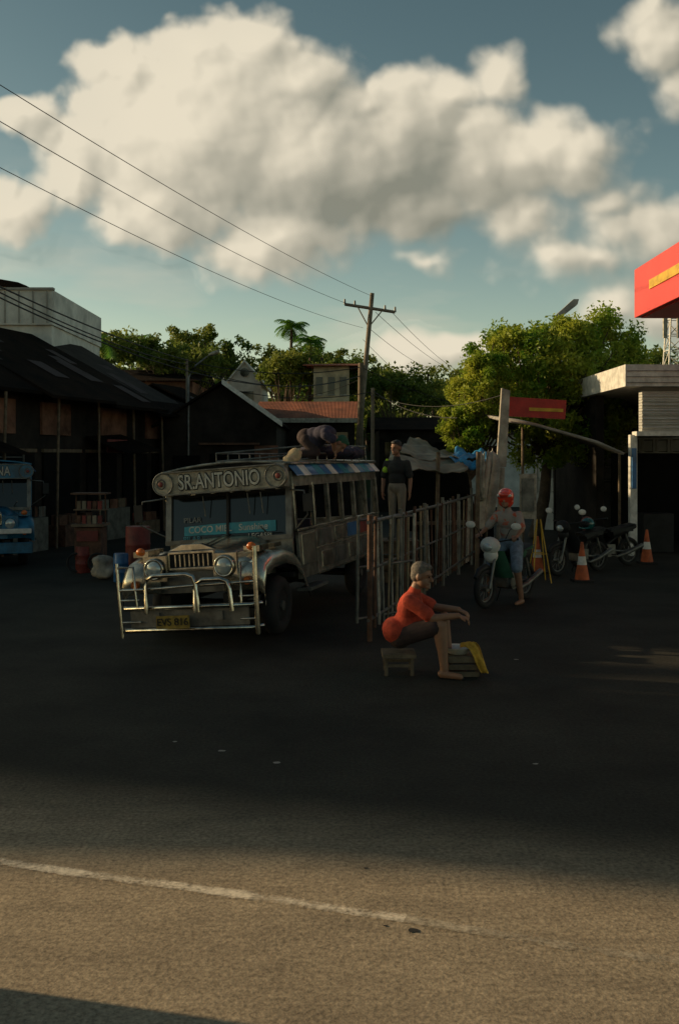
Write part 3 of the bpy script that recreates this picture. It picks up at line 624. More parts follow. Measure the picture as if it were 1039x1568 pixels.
def cone(p):
    q=MB(); x,y=p; q.box((x,y,.02),(.34,.34,.04),1); q.cyl((x,y,.04),(x,y,.3),.13,.085,20,0); q.cyl((x,y,.3),(x,y,.45),.085,.06,20,2); q.cyl((x,y,.45),(x,y,.7),.06,.022,20,0); obj('traffic_cone',q,['orange','black','white'])
cone((4.28,17.6)); cone((3.75,18.9)); cone((6.35,20.6))
# standing man on a crate at the jeepney's rear
c0=V((1.02,17.7,.74)); q=MB()
for z in(.1,.34,.6):
    for s in(-1,1): q.box((c0.x,c0.y+s*.3,z),(.7,.02,.18)); q.box((c0.x+s*.35,c0.y,z),(.02,.6,.18))
q.box((c0.x,c0.y,.725),(.74,.66,.03)); obj('loading_crate',q,['wood'])
pr,r_,u_,f_=torso(c0+V((0,0,.93)),c0+V((0,0,1.26)),c0+V((0,0,1.47)),(-.5,-1,0),'blackshirt','beigepants',.19)
hp,ey=head(c0+V((-.02,-.03,1.62)),(-.8,-1,-.1),'blackhair',k=1.1); pr+=hp
for s in(-1,1):
    sh=c0+r_*s*.19+V((0,0,1.35)); el=sh+r_*s*.07+V((0,.02,-.28)); wr=el+V((-.02,-.1,-.22))
    pr+=limb(sh,el,wr,(.053,.04,.028),'skin',cut=.75,cm='blackshirt')+hand(wr,(0,-.1,-1),(-r_*s),.3,s)
    if s>0: pr.append(('c',sh+V((0,-.01,.05)),sh+r_*s*.035+V((0,-.02,-.12)),.035,.056,'neon'))
    hj=c0+r_*s*.09+V((0,0,.88)); kn=hj+V((0,-.02,-.42)); an=hj+V((0,.01,-.8))
    pr+=limb(hj,kn,an,(.088,.062,.045),'beigepants'); pr.append(('c',an+V((0,.03,-.035)),an+V((-.06,-.15,-.05)),.04,.032,'black'))
human('standing_man',pr,ey,.01)
# ------------------------------------------------------------- fence
A=V((.36,11.9,0)); Bp=V((3.1,21.8,0)); dv=(Bp-A); Ln=dv.length; dv.normalize()
root=empty('railing_fence'); q=MB(); rg=random.Random(3); t=0; i=0
while t<Ln:
    p=A+dv*t; big=i%7==0; h=1.47+rg.uniform(-.04,.04); lean=V((rg.uniform(-.05,.05),rg.uniform(-.05,.05),0))
    if big: q.tube([p,p+lean*.6+V((0,0,h+.06))],.03,8,2 if i==0 else 3)
    else: q.tube([p+V((0,0,.12)),p+lean*.5+V((0,0,.8)),p+lean+V((0,0,h-rg.uniform(0,.1)))],.013+rg.uniform(0,.009),7,rg.choice([0,3,2,1,2,3]))
    t+=.25; i+=1
obj('uprights',q,['bamboo','palepaint','rust','steel_dull'],root)
q=MB()
for z,r in((.25,.02),(.85,.016),(1.42,.024)): q.tube([A+V((-.02,-.04,z)),A+dv*Ln*.5+V((0,-.04,z-.02)),Bp+V((0,-.04,z))],r,8,0)
obj('rails',q,['steel_dull'],root)
root=empty('steel_gate_panel'); q=MB(); g0=V((.22,12.6,0)); g1=V((.98,13.3,0))
for k in range(6):
    p=g0.lerp(g1,k/5); q.tube([p+V((0,0,.1)),p+V((.02,0,1.45))],.022 if k in(0,5) else .012,8,1 if k==5 else 0)
for z in(.15,.8,1.4): q.tube([g0+V((0,0,z)),g1+V((0,0,z+.02))],.016,8,0)
obj('bars',q,['steel_dull','palepaint'],root)
# ------------------------------------------------------------- market stall with tarps
root=empty('market_stall'); q=MB()
for p in [(1.9,19.5),(3.3,22.5),(1.4,24),(3.6,26),(2.6,18.9)]: q.tube([(p[0],p[1],0),(p[0]+.03,p[1],2.3)],.04,8,0)
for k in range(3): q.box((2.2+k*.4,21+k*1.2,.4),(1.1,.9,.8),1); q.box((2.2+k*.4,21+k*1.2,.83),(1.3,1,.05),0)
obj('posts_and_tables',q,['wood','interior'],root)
def sheet(name,cs,mk,parent,sag=.12,nx=20,amp=.03,seed=1):
    a,b,c,d=[V(p) for p in cs]; rows=[]
    for i in range(nx+1):
        s=i/nx; r=[]
        for j in range(nx+1):
            t=j/nx; p=a.lerp(b,t).lerp(d.lerp(c,t),s); p.z-=sag*4*t*(1-t)*.5+sag*4*s*(1-s)*.5
            p.z+=amp*math.sin(t*9+s*4+seed)+amp*.6*math.sin(s*15-t*6)+amp*.4*math.sin(t*31+seed*2)*math.cos(s*7); r.append(p)
        rows.append(r)
    q=MB(); q.grid(rows); return obj(name,q,[mk],parent,solid=.01)
sheet('canvas_roof',[S(606,692,20),S(716,706,20.5),S(690,690,26),S(628,668,24)],'tarp',root,.06,amp=.045)
sheet('canvas_roof',[S(590,716,18.8),S(716,722,19.4),S(716,700,21),S(600,688,20.5)],'tarp',root,.05,seed=4,amp=.045)
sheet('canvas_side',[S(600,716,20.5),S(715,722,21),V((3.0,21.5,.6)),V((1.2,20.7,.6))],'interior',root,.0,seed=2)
sheet('blue_tarp_roof',[S(688,700,20),S(748,704,20.5),S(742,689,23),S(697,688,22.5)],'bluetarp',root,.05,seed=3,amp=.05)
sheet('blue_tarp_flap',[S(700,702,20),S(735,706,20.1),S(738,722,20),S(716,716,20)],'bluetarp',root,.02,seed=5)
drape('hanging_cloth',[(S(752,690,20.2),.5),(S(752,698,20),.8),(S(753,715,19.95),.85),(S(750,735,19.9),.95),(S(749,755,19.9),1.0),(S(746,775,19.9),.85),(S(746,790,19.9),.9),(S(742,808,19.9),.7)],(.36,.1,0),'cloth',.055,8)
drape('hanging_cloth',[(S(738,694,20.0),.5),(S(736,712,19.8),.8),(S(735,740,19.7),.7),(S(737,765,19.7),.6)],(.2,.1,0),'cream',.05,12)
root=empty('roadside_sign'); q=MB(); q.prism([S(760,715,21.6),S(775,715,21.6),S(781,598,21.6),S(768,594,21.6)],(0,.12,0),0); q.tube([S(768,716,21.65),V((3.45,21.65,0))],.07,10,0)
obj('post',q,['cloth'],root,bevel=.01)
q=MB(); q.prism([S(773,637,21.8),S(865,642,21.8),S(867,613,21.8),S(775,607,21.8)],(0,.08,0),0); q.prism([S(810,629,21.78),S(862,631,21.78),S(862,626,21.78),S(810,624,21.78)],(0,.01,0),1)
obj('red_board',q,['red','yellow'],root)
root=empty('open_shed'); q=MB(); rows=[]
for yy_ in(0,1.5,3.5): rows.append([S(a,b,22)+V((0,yy_,yy_*.08)) for a,b in((772,642),(820,648),(870,662),(915,675),(956,693))])
q.grid(rows,0); obj('roof',q,['concrete'],root,solid=.06)
q=MB()
for u in(800,948):
    p=S(u,700,23.5); q.tube([(p.x,p.y,0),(p.x,p.y,2.9 if u<900 else 2.3)],.035,8)
obj('posts',q,['wood'],root)
root=empty('perimeter_wall',(6.0,30.6,0),math.radians(-42)); q=MB()
q.box((2.6,0,.55),(5.2,.18,1.1),0)
for i in range(12):
    for j in range(4):
        if rg.random()<.75: q.box((.3+i*.42,0,1.32+j*.4),(.3,.16,.3),0)
for i in range(13): q.box((.1+i*.42,0,1.9),(.07,.2,1.6),0)
for j in range(5): q.box((2.6,0,1.12+j*.4),(5,.14,.06),0)
obj('blocks',q,['whitewall'],root)
root=empty('folding_barrier'); q=MB(); c=S(822,800,17.6)
for s in(-1,1):
    q.tube([(c.x,c.y,1.1),(c.x-.12,c.y+s*.25,.0)],.01); q.tube([(c.x+.06,c.y,1.1),(c.x+.2,c.y+s*.25,.0)],.01); q.tube([(c.x-.06,c.y+s*.13,.5),(c.x+.15,c.y+s*.13,.5)],.008)
obj('legs',q,['yellow'],root)
root=empty('notice_board'); q=MB(); q.box(S(808,760,21)+V((0,0,0)),(.35,.04,.95),0); q.box(S(808,758,20.97),(.26,.02,.7),1)
for s in(-1,1): p=S(808,760,21); q.box((p.x+s*.15,p.y,.5),(.05,.05,1.0),0)
obj('panel',q,['palepaint','steel_dull'],root)
# ------------------------------------------------------------- petrol station
root=empty('petrol_station_building'); q=MB()
x0,x1,y0,y1=6.45,16,22,30
q.box(((x0+x1)/2,y1,1.9),(x1-x0,.2,3.8),0); q.box((x1,(y0+y1)/2,1.9),(.2,y1-y0-.2,3.8),0); q.box((x0+.12,(y0+y1)/2+1.5,1.9),(.2,y1-y0-3.3,3.8),0)
obj('walls',q,['darkwall'],root)
q=MB(); q.box((x0+.08,y0+.2,1.35),(.16,.16,2.7)); q.box((x0+3.6,y0+.2,1.35),(.16,.16,2.7)); q.box((x0+.08,y0+.09,1.95),(.1,.04,.9),1); obj('columns',q,['white','blue'],root,bevel=.01)
q=MB(); q.box(((x0+x1)/2-.02,(y0+y1)/2,4.0),(x1-x0+.3,y1-y0+.2,.48),0)
for z in(3.84,3.97,4.1): q.box(((x0+x1)/2,y0-.11,z),(x1-x0+.3,.015,.012),1)
obj('upper_fascia',q,['white','steel_dull'],root)
q=MB(); q.box(((x0+x1)/2+.15,y0+.2,3.22),(x1-x0-.2,.25,.9),0)
for k in range(8): q.box(((x0+x1)/2+.15,y0+.06,2.85+k*.1),(x1-x0-.2,.02,.03),0)
q.box(((x0+x1)/2+.1,y0+.15,2.72),(x1-x0,.35,.1),1); obj('signboard',q,['whitesiding','white'],root)
q=MB(); q.box((x0+2.2,y0+3.5,1.2),(3.4,.05,2.2),3); q.box((x0+.9,y0+1.2,.45),(.7,.5,.9),1); q.box((x0+2.1,y0+1.6,.6),(.5,.4,1.2),2); q.box((x0+2.1,y0+1.38,.9),(.3,.02,.3),1); obj('shop_front',q,['glass','black','darkred','interior'],root,bevel=.02)
root=empty('petrol_station_canopy'); q=MB(); q.box((10.0,13.6,5.25),(9,10,.9),0); obj('fascia',q,['canopyred'],root,bevel=.01)
q=MB(); q.box((5.49,15.6,5.26),(.02,4.1,.16),0); obj('stripe',q,['yellow'],root)
q=MB(); q.box((10,13.6,4.79),(8.8,9.8,.02),0); obj('soffit',q,['canopyred'],root)
q=MB()
for p in((8.6,11),(8.6,16.5),(12,11),(12,16.5)): q.box((p[0],p[1],2.39),(.4,.4,4.78),0)
obj('columns',q,['white'],root,bevel=.02)
root=empty('telecom_tower'); q=MB(); c=V((21.9,65,0)); H=12.2
def leg(i,z): s=1.0*(1-z/H*.6); return c+V(((-1,1,1,-1)[i]*s,(-1,-1,1,1)[i]*s,z))
for i in range(4): q.tube([leg(i,0),leg(i,H)],.06,6)
for k in range(12):
    z=k*H/12
    for i in range(4): q.tube([leg(i,z),leg((i+1)%4,z+H/12)],.035,5); q.tube([leg(i,z),leg((i+1)%4,z)],.03,5)
for k in range(3): q.box(c+V((-.9+k*.9,-.7,10.6)),(.25,.2,1.4),1)
obj('lattice',q,['white','palepaint'],root)
# ------------------------------------------------------------- left row of shops: low fronts under long dark lean-to roofs
ra=V((.28,.96,0)); R0=V((-8.3,24.4,0)); Rz=math.atan2(-.28,.96)
def shoprow(name,t0,t1,ridge,eave,seed=0,n=4):
    L_=t1-t0; root=empty(name,R0+ra*t0,Rz); rg=random.Random(seed)
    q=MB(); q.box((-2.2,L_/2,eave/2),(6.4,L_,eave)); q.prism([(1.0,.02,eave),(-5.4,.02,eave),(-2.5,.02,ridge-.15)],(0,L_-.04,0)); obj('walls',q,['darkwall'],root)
    q=MB(); step=L_/n
    for i in range(n):
        dz=rg.uniform(-.3,.12); ov=rg.uniform(1.3,2.2); y=i*step-.1; w_=step+.12
        q.prism([(ov,y,eave-.25+dz),(-2.5,y,ridge+dz),(-2.5,y,ridge-.07+dz),(ov,y,eave-.33+dz)],(0,w_,0)); q.prism([(-2.5,y,ridge+dz),(-5.9,y,eave-.1+dz),(-5.9,y,eave-.18+dz),(-2.5,y,ridge-.07+dz)],(0,w_,0))
        for k in range(5):
            a=rg.uniform(.05,.7); b=a+rg.uniform(.1,.25); yy=y+rg.uniform(0,w_*.7); x0_=ov+(-2.5-ov)*a; x1_=ov+(-2.5-ov)*b; z0_=eave-.25+dz+(ridge-eave+.25)*a+.012; z1_=eave-.25+dz+(ridge-eave+.25)*b+.012
            q.prism([(x0_,yy,z0_),(x1_,yy,z1_),(x1_,yy,z1_+.012),(x0_,yy,z0_+.012)],(0,rg.uniform(.3,.7),0),1)
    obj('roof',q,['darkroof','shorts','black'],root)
    q=MB(); y=.3
    while y<L_-1.2:
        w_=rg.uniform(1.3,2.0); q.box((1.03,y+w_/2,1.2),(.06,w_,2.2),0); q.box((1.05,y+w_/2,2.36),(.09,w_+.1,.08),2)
        s_=rg.uniform(.3,.9); q.box((1.3,y+w_/2,s_/2),(.5,w_*.8,s_),rg.choice([2,4,3]))
        for k in range(5): q.box((1.25+rg.uniform(-.1,.2),y+rg.uniform(.1,w_),s_+.12),(.2,.25,.24),rg.choice([5,3,6,4,2]),Matrix.Rotation(rg.uniform(-.5,.5),3,'Z'))
        if rg.random()<.6: q.box((1.5,y+w_/2,2.5),(.03,w_*.7,.35),rg.choice([5,6,3,4]))
        q.tube([(1.5,y-.15,0),(1.5+rg.uniform(-.1,.1),y-.15,eave-.25)],.035,8,2)
        if rg.random()<.7:
            a_=rg.uniform(2.3,2.7); q.prism([(1.05,y-.1,a_+.3),(2.3,y-.1,a_-.15),(2.3,y-.1,a_-.18),(1.05,y-.1,a_+.27)],(0,w_+.3,rg.uniform(-.1,.1)),7)
        y+=w_+.4
    obj('openings_and_goods',q,['interior','glass','wood','steel_dull','rust','darkred','pinkwall','darkroof'],root)
    q=MB()
    for k in range(n): q.box((1.04,k*step+step*.5,eave-.75),(.07,step*rg.uniform(.4,.8),.8),0)
    obj('plaster_panels',q,['pinkwall'],root)
    return root
shoprow('shop_row',-6.4,8,6.0,3.9,1,5); shoprow('shop_row',8.3,15.5,4.9,3.3,2,3)
def drum(name,p,mk,h=.85,r=.28):
    q=MB(); p=V(p); rows=[]
    for z,k in((0,.96),(.02,1),(h*.32,1),(h*.34,1.05),(h*.36,1),(h*.64,1),(h*.66,1.05),(h*.68,1),(h-.02,1),(h,.96)): rows.append([p+V((math.cos(a)*r*k,math.sin(a)*r*k,z)) for a in np.linspace(0,2*math.pi,21)])
    q.grid(rows); q.add(rows[-1][:-1],[tuple(range(20))]); return obj(name,q,[mk])
drum('blue_drum',S(186,700,17.6)-V((0,0,EYE)),'blue',.5,.13); drum('red_drum',S(212,700,18)-V((0,0,EYE)),'darkred',.95,.22); drum('red_drum',S(128,700,19)-V((0,0,EYE)),'darkred',.5,.14)
lumps('grain_sack',[(V((S(160,700,18).x,18,.14)),(.24,.18,.14)),(V((S(158,700,18).x,18,.32)),(.2,.16,.11))],'cloth')
root=empty('vendor_cart'); q=MB(); c=S(140,700,19.2); q.box((c.x,c.y,.55),(.5,.5,.6),0); q.box((c.x,c.y,.9),(.6,.6,.05),1); q.box((c.x,c.y-.27,.7),(.4,.02,.2),3); q.torus((c.x-.2,c.y-.3,.2),(0,1,0),.17,.02,2); q.torus((c.x+.2,c.y-.3,.2),(0,1,0),.17,.02,2)
q.tube([(c.x-.28,c.y,.9),(c.x-.28,c.y,1.5)],.015,6,0); q.tube([(c.x+.28,c.y,.9),(c.x+.28,c.y,1.5)],.015,6,0); q.box((c.x,c.y,1.5),(.66,.5,.03),0)
for j in(0,1):
    for k in range(5): q.box((c.x-.2+k*.1,c.y-.1,1.0+j*.28),(.07,.07,.16),(0,3,1,4,3)[(k+j*2)%5])
q.box((c.x,c.y,1.19),(.6,.3,.02),1)
obj('body',q,['rust','wood','rubber','darkred','tarp'],root)
root=empty('balcony_house'); q=MB(); a=S(-60,495,30); b=S(80,495,30)
q.box(((a.x+b.x)/2,33,3.1),(b.x-a.x,6,6.2),0); obj('walls',q,['whitewall'],root)
q=MB(); q.box(((a.x+b.x)/2,30-.06,6.7),(b.x-a.x+.1,.12,1.05),0); q.box((b.x,33,6.7),(.12,6,1.05),0); q.box(((a.x+b.x)/2,29.9,7.25),(b.x-a.x+.2,.2,.07),1)
for k in range(8): q.box((b.x-.1-k*.42,29.86,6.7),(.03,.05,.95),1)
obj('balcony',q,['whitewall','concrete'],root)
q=MB(); q.prism([(-12,31,7.7),(-9.75,31,7.45),(-9.75,31,7.55),(-10.0,31,7.65),(-12,31,8.0)],(0,3.5,0)); q.box((-11.5,32.7,6.9),(2.6,3.0,1.3),1); obj('roof',q,['darkroof','whitewall'],root)
root=empty('gable_shed'); q=MB(); ax,az,ex,ez=-3.5,4.5,-1.75,3.3
q.prism([(-5.4,30,0),(ex-.15,30,0),(ex-.15,30,ez-.05),(ax,30,az-.12),(-5.4,30,ez)],(0,7,0)); obj('walls',q,['darkwall'],root)
q=MB(); q.prism([(ax,29.7,az),(ex,29.7,ez-.05),(ex,29.7,ez-.13),(ax,29.7,az-.08)],(0,7.6,0)); q.prism([(ax,29.7,az),(-5.6,29.7,ez-.15),(-5.6,29.7,ez-.23),(ax,29.7,az-.08)],(0,7.6,0)); obj('roof',q,['darkroof'],root)
q=MB(); q.prism([(ax,29.62,az+.04),(ex+.05,29.62,ez-.04),(ex+.05,29.62,ez-.2),(ax,29.62,az-.12)],(0,.06,0)); obj('bargeboard',q,['white'],root)
q=MB(); q.box((-3.2,29.97,1.2),(1.4,.08,2.2),0); q.box((-4.6,29.97,1.8),(.8,.08,.9),0); q.box((-2.2,29.93,2.3),(.7,.06,.5),1); q.box((-3.3,29.9,2.6),(1.8,.3,.06),2); obj('openings',q,['interior','pinkwall','rust'],root)
def house(name,x0,x1,y0,dep,h,roofh,wall,roof,over=.4,win=3,lattice=False,gable=False):
    root=empty(name); q=MB(); q.box(((x0+x1)/2,y0+dep/2,h/2),(x1-x0,dep,h)); obj('walls',q,[wall],root)
    q=MB(); xm=(x0+x1)/2
    if gable:
        q.prism([(x0,y0,h),(x1,y0,h),(xm,y0,h+roofh)],(0,dep,0),1)
        for s,xe in((-1,x0-over),(1,x1+over)): q.prism([(xm,y0-over,h+roofh+.08),(xe,y0-over,h-.1),(xe,y0-over,h-.2),(xm,y0-over,h+roofh-.02)],(0,dep+2*over,0),0)
    else:
        q.prism([(x0-over,y0-over,h),(x0-over,y0+dep/2,h+roofh),(x0-over,y0+dep+over,h),(x0-over,y0+dep/2,h+roofh-.1)],(x1-x0+2*over,0,0),0)
    obj('roof',q,[roof,wall],root)
    q=MB()
    for i in range(win):
        xx=x0+(i+.5)*(x1-x0)/win; q.box((xx,y0-.01,h-.9),((x1-x0)/win*.55,.06,.8),0); q.box((xx,y0-.04,h-1.33),((x1-x0)/win*.62,.1,.06),1)
    if lattice: q.box((xm,y0-over,h-.08),(x1-x0+2*over,.05,.16),1)
    obj('windows',q,['glass','palepaint'],root); return root
house('red_roof_house',-2.8,.55,36,5,3.6,.75,'darkwall','redroof',.3,3,True)
house('concrete_house',-1.2,.45,46,5,6.4,.35,'beigewall','redroof',.5,3)
house('white_gable_house',-5.55,-3.95,50,5,6.0,1.0,'whitewall','white',.2,1,gable=True)
q=MB(); q.cyl((-4.75,49.9,6.45),(-4.75,49.98,6.45),.22,n=20); obj('round_vent',q,['glass'],bpy.data.objects['white_gable_house'])
house('tin_roof_house',1.6,4.6,40,5,3.3,.6,'darkwall','darkroof',.4,3)
house('tin_roof_house',-9.5,-6.2,42,5,5.4,.7,'pinkwall','darkroof',.4,3)
house('tin_roof_house',4.6,9,44,5,3.2,.6,'whitewall','darkroof',.4,3)
# ------------------------------------------------------------- poles, lamps and wires
def pole(name,top,base,r0,r1,arm=None,mk='poleconc'):
    root=empty(name); q=MB(); q.tube([base,V(base).lerp(top,.5),top],[r0,(r0+r1)/2,r1],12); obj('shaft',q,[mk],root)
    if arm:
        q=MB(); a,b=V(arm[0]),V(arm[1]); q.tube([a,b],.075,4)
        for k in(0,.2,.8,1): p=a.lerp(b,k); q.cyl(p,p+V((0,0,.25)),.06,.04,8,1)
        m=a.lerp(b,.5); q.tube([a.lerp(b,.25),m+V((-.06,0,-.9))],.03,5); q.tube([a.lerp(b,.75),m+V((-.06,0,-.9))],.03,5)
        obj('crossarm',q,['poleconc','steel_dull'],root)
    return root
pole('utility_pole',S(570,449,47),V((.62,47,0)),.15,.1,(S(528,466,47),S(605,478,47)))
pole('utility_pole',S(553,556,35),V((.7,35,0)),.12,.1,None,'wood')
pole('utility_pole',S(571,594,28),V((.92,28,0)),.06,.05,None)
pole('utility_pole',S(287,550,31),V((S(287,0,31).x,31,0)),.05,.04,None)
root=empty('street_lamp'); q=MB(); b=V((S(289,0,30).x,30,0)); q.tube([b,V((b.x,30,4.6)),S(300,560,30),S(318,546,30)],[.05,.04,.03,.025],8); obj('post',q,['steel_dull'],root)
q=MB(); q.ball(S(328,541,30),(.2,.12,.06),0,14,Matrix.Rotation(-.4,3,'Y')); obj('lamp_head',q,['palepaint'],root)
root=empty('street_lamp'); p=S(846,490,34); q=MB(); q.tube([V((p.x,34,0)),V((p.x,34,6.0)),S(849,489,34),S(880,465,34)],[.1,.09,.09,.08],8); q.prism([S(852,491,33.9),S(884,466,33.9),S(886,458,33.9),S(878,458,33.9),S(850,483,33.9)],(0,.25,0),1); obj('arm',q,['steel_dull','concrete'],root)
def wire(a,b,sag,r):
    a,b=V(a),V(b); return [a.lerp(b,t)-V((0,0,sag*4*t*(1-t))) for t in np.linspace(0,1,26)]
q=MB()
for (a,b,sag,r) in [(S(-60,92,17),S(566,452,47),.25,.009),(S(-60,150,17),S(545,470,47),.3,.009),(S(-60,225,17),S(556,502,47),.35,.008),
    (S(575,478,47),S(705,572,90),.4,.012),(S(600,478,47),S(715,575,90),.4,.012),(S(568,505,47),S(665,566,90),.3,.012),(S(556,520,47),S(700,640,60),.3,.01)]:
    q.tube(wire(a,b,sag,r),r,5)
obj('overhead_power_lines',q,['wire'])
q=MB()
for (a,b,sag,r) in [(S(-40,420,16),S(288,552,31),.12,.016),(S(-40,427,16),S(288,558,31),.2,.014),(S(-40,436,16),S(553,575,35),.9,.014),(S(288,553,31),S(553,562,35),.3,.015),(S(288,560,31),S(553,575,35),.5,.013),
    (S(288,575,31),S(571,600,28),.4,.012),(S(553,562,35),S(880,640,34),.5,.012),(S(571,598,28),S(700,640,22),.2,.01),(S(571,604,28),S(771,604,21.6),.3,.009),(S(553,580,35),S(420,610,36),.2,.01)]:
    q.tube(wire(a,b,sag,r),r,5)
obj('service_cables',q,['wire'])
# ------------------------------------------------------------- vegetation
def leafmesh(name,C,size,mk,parent=None,flat=.0):
    n=len(C); a=rng.normal(size=(n,3)); a/=np.linalg.norm(a,axis=1)[:,None]; b=rng.normal(size=(n,3)); b[:,2]*=(1-flat); b=np.cross(a,b); b/=np.linalg.norm(b,axis=1)[:,None]+1e-9
    sz=(size*rng.uniform(.55,1.4,n))[:,None]; a=a*sz; b=b*sz*.45
    Vv=np.stack([C-a,C-b*1.0-a*.1,C+a,C+b-a*.1],1).reshape(-1,3); Fc=np.arange(n*4).reshape(-1,4)
    me=bpy.data.meshes.new(name); me.vertices.add(n*4); me.vertices.foreach_set('co',Vv.ravel()); me.loops.add(n*4); me.loops.foreach_set('vertex_index',Fc.ravel().astype(np.int32))
    me.polygons.add(n); me.polygons.foreach_set('loop_start',np.arange(0,n*4,4,dtype=np.int32)); me.update(calc_edges=True); me.validate()
    me.materials.append(M[mk]); o=bpy.data.objects.new(name,me); COL.objects.link(o)
    if parent: o.parent=parent
    return o
def cluster_pts(c,r,n,pw=.45):
    d=rng.normal(size=(n,3)); d/=np.linalg.norm(d,axis=1)[:,None]; return np.array(c)+d*np.array(r)*(rng.random(n)**pw)[:,None]
def tree(name,base,crown,ncl,nl,leaf,cr,mk,trunk=.15,seed=1):
    rg=random.Random(seed); root=empty(name); base=V(base); q=MB(); pts=[]
    cc=sum((V(c)*1 for c,_ in crown),V())/len(crown)
    fork=base.lerp(cc,.45); fork.x=base.x*.7+cc.x*.3
    q.tube([base,base.lerp(fork,.5)+V((.08,0,0)),fork],[trunk*1.3,trunk,trunk*.8],9)
    tot=sum((r[0]*r[1]*r[2])**.7 for _,r in crown)
    for c,r in crown:
        k=max(4,int(ncl*(r[0]*r[1]*r[2])**.7/tot))
        for i in range(k):
            d=V((rg.gauss(0,1),rg.gauss(0,1),rg.gauss(0,1))).normalized(); p=V(c)+V((d.x*r[0],d.y*r[1],d.z*r[2]))*(rg.random()**.35)
            s=cr*rg.uniform(.5,1.25); pts.append(cluster_pts(p,(s,s,s*.8),int(nl*rg.uniform(.5,1.2)),.6))
            if i%2==0: m_=fork.lerp(p,.55)+V((rg.uniform(-.2,.2),0,rg.uniform(-.1,.3))); q.tube([fork,m_,p],[trunk*.35,trunk*.18,.012],5)
    obj('trunk_and_limbs',q,['bark'],root); leafmesh('leaves',np.vstack(pts),leaf,mk,root,.3); return root
def cs(u,v,d,ru,rd,rv): return (S(u,v,d),(ru*d/F,rd,rv*d/F))
tree('leafy_tree',(5.3,27,0),[cs(805,570,26.5,85,1.4,66),cs(880,560,27,80,1.5,72),cs(850,640,27,110,1.6,78),cs(925,620,27.5,45,1.2,80),cs(918,505,27.5,36,.8,34),cs(870,515,27,50,1,30),cs(960,540,28,32,.8,34),cs(795,522,26.5,45,1,30),cs(932,482,27.5,14,.4,16)],380,190,.06,.4,'leafA',.16,2)
tree('leafy_tree',(3.2,25,0),[cs(722,612,25,36,.9,60),cs(712,662,25,38,.8,34),cs(745,562,25.5,38,.8,42),cs(700,645,25,24,.6,28),cs(768,615,25.3,34,.7,55)],210,200,.045,.24,'leafA',.06,3)
tree('leafy_tree',(7.2,28.5,0),[cs(960,575,28.5,35,1,40),cs(905,680,29.5,50,1,40)],40,140,.08,.4,'leafB',.1,4)
def prof(x):
    xs=[-60,-35,-23,-18,-13,-7,0,5,10,16,25,60]; zs=[13.5,13,12.9,13.1,13.4,11.9,11.2,10.4,9.4,9.8,11,12]
    return float(np.interp(x,xs,zs))
q=MB(); rows=[]
for y in np.linspace(52,130,18):
    rows.append([(x,y,(prof(x)-4.0)*min(1,max(0,(y-52)/34))**.8+ .5*math.sin(x*.5+y*.3)-.3) for x in np.linspace(-75,75,50)])
q.grid(rows); obj('hill',q,['hill'])
pts=[]; q=MB()
for k in range(420):
    y=random.choice([57,63,70,78,86,88])+random.uniform(-2,2); x=random.uniform(-.42*y,.42*y)
    hz_=(prof(x)-4.0)*min(1,max(0,(y-52)/34))**.8; R_=random.uniform(1.0,2.3)*(y/80); ht=random.uniform(2.2,4.8)*(.85 if y<80 else 1)
    if y<60: ht*=.8
    q.tube([(x,y,hz_-.5),(x+random.uniform(-.3,.3),y,hz_+ht-1)],.1,5)
    for j in range(6):
        c=(x+random.gauss(0,R_*.4),y+random.gauss(0,R_*.4),hz_+ht-R_*.55+random.uniform(-R_*.6,R_*.5)); s=R_*random.uniform(.3,.55); pts.append(cluster_pts(c,(s,s,s*.75),75,.5))
root=empty('distant_forest'); obj('trunks',q,['bark'],root); leafmesh('leaves',np.vstack(pts),.18,'leafB',root,.3)
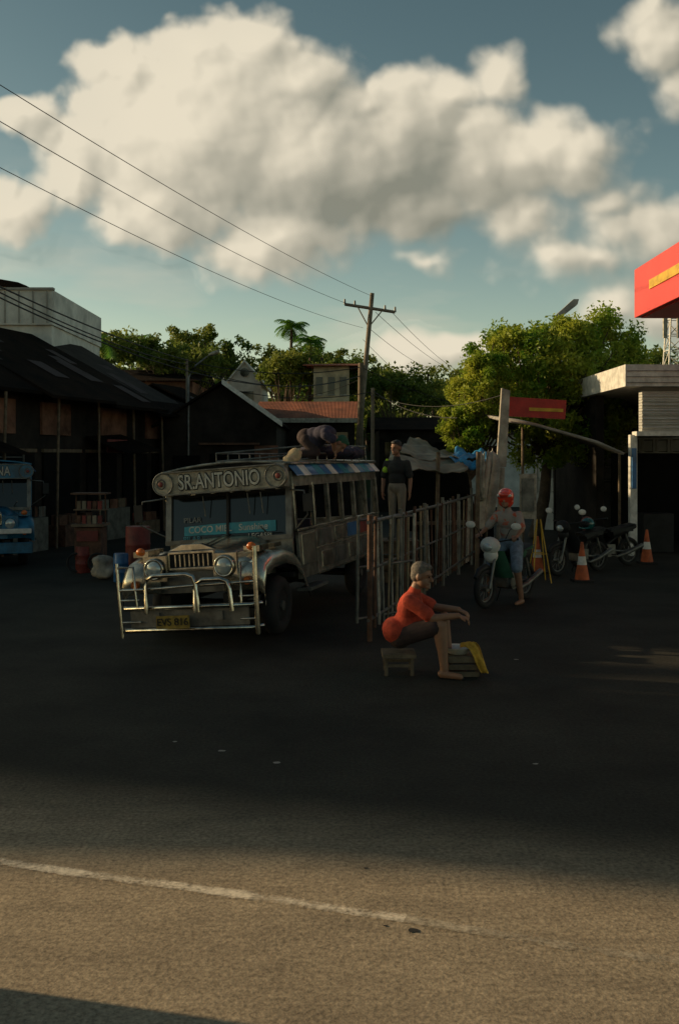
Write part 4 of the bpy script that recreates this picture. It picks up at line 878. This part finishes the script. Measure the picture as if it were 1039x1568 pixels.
def palm(name,base,h,fr,nf,seed,lean=.3,blade=.35,mk='leafP'):
    rg=random.Random(seed); root=empty(name); b=V(base); top=b+V((lean,0,h)); q=MB(); q.tube([b,b.lerp(top,.5)+V((-lean*.2,0,0)),top],[.13,.1,.07],8); obj('trunk',q,['bark'],root)
    q=MB()
    for i in range(nf):
        a=2*math.pi*i/nf+rg.uniform(-.2,.2); el=rg.uniform(-.1,1.25); L_=fr*rg.uniform(.7,1.1); d=V((math.cos(a),math.sin(a),0)); p=top.copy(); pp=[]
        for k in range(11):
            pp.append(p.copy()); e2=el-k*.17; p=p+(d*math.cos(e2)+V((0,0,math.sin(e2))))*L_/10
        q.tube(pp,.015,4)
        sd_=d.cross(V((0,0,1)))
        for k in range(1,11):
            for s in(-1,1):
                o=pp[k]; t_=(pp[k]-pp[k-1]).normalized(); wl=blade*math.sin(math.pi*(k+1)/12.5); tip=o+sd_*s*wl+t_*wl*.5-V((0,0,wl*.45))
                q.add([o,o+t_*L_*.09,tip],[(0,1,2)])
    obj('fronds',q,[mk],root); return root
palm('palm_tree',(S(447,0,52).x-.2,52,0),S(447,503,52).z,1.0,24,1,.2,.5)
palm('palm_tree',(S(470,0,51).x+.1,51,0),S(474,526,51).z,.9,22,2,.1,.5)
palm('banana_plant',(S(122,0,36).x,36,0),S(122,514,36).z,1.0,9,3,.0,.5); palm('banana_plant',(S(150,0,37).x,37,0),S(150,522,37).z,1.0,9,4,.0,.5); palm('banana_plant',(S(97,0,35).x,35,0),S(97,505,35).z,.8,8,6,.0,.45)
palm('palm_tree',(S(208,0,72).x,72,2),S(208,526,72).z-2,1.5,13,5,.3,.4)
tree('garden_tree',(S(425,0,48).x,48,0),[cs(425,568,48,36,1.6,26),cs(450,552,48,26,1.4,22),cs(500,575,50,40,1.4,22)],60,150,.1,.5,'leafB',.14,9)
tree('garden_tree',(S(300,0,44).x,44,0),[cs(300,560,44,60,1.6,22),cs(240,545,44,50,1.6,22),cs(180,535,44,50,1.6,20)],80,150,.1,.5,'leafB',.14,10)
tree('garden_tree',(S(610,0,50).x,50,0),[cs(600,595,50,40,1.4,22),cs(650,605,50,50,1.4,24),cs(560,590,50,30,1.2,20)],60,150,.1,.5,'leafB',.14,11)
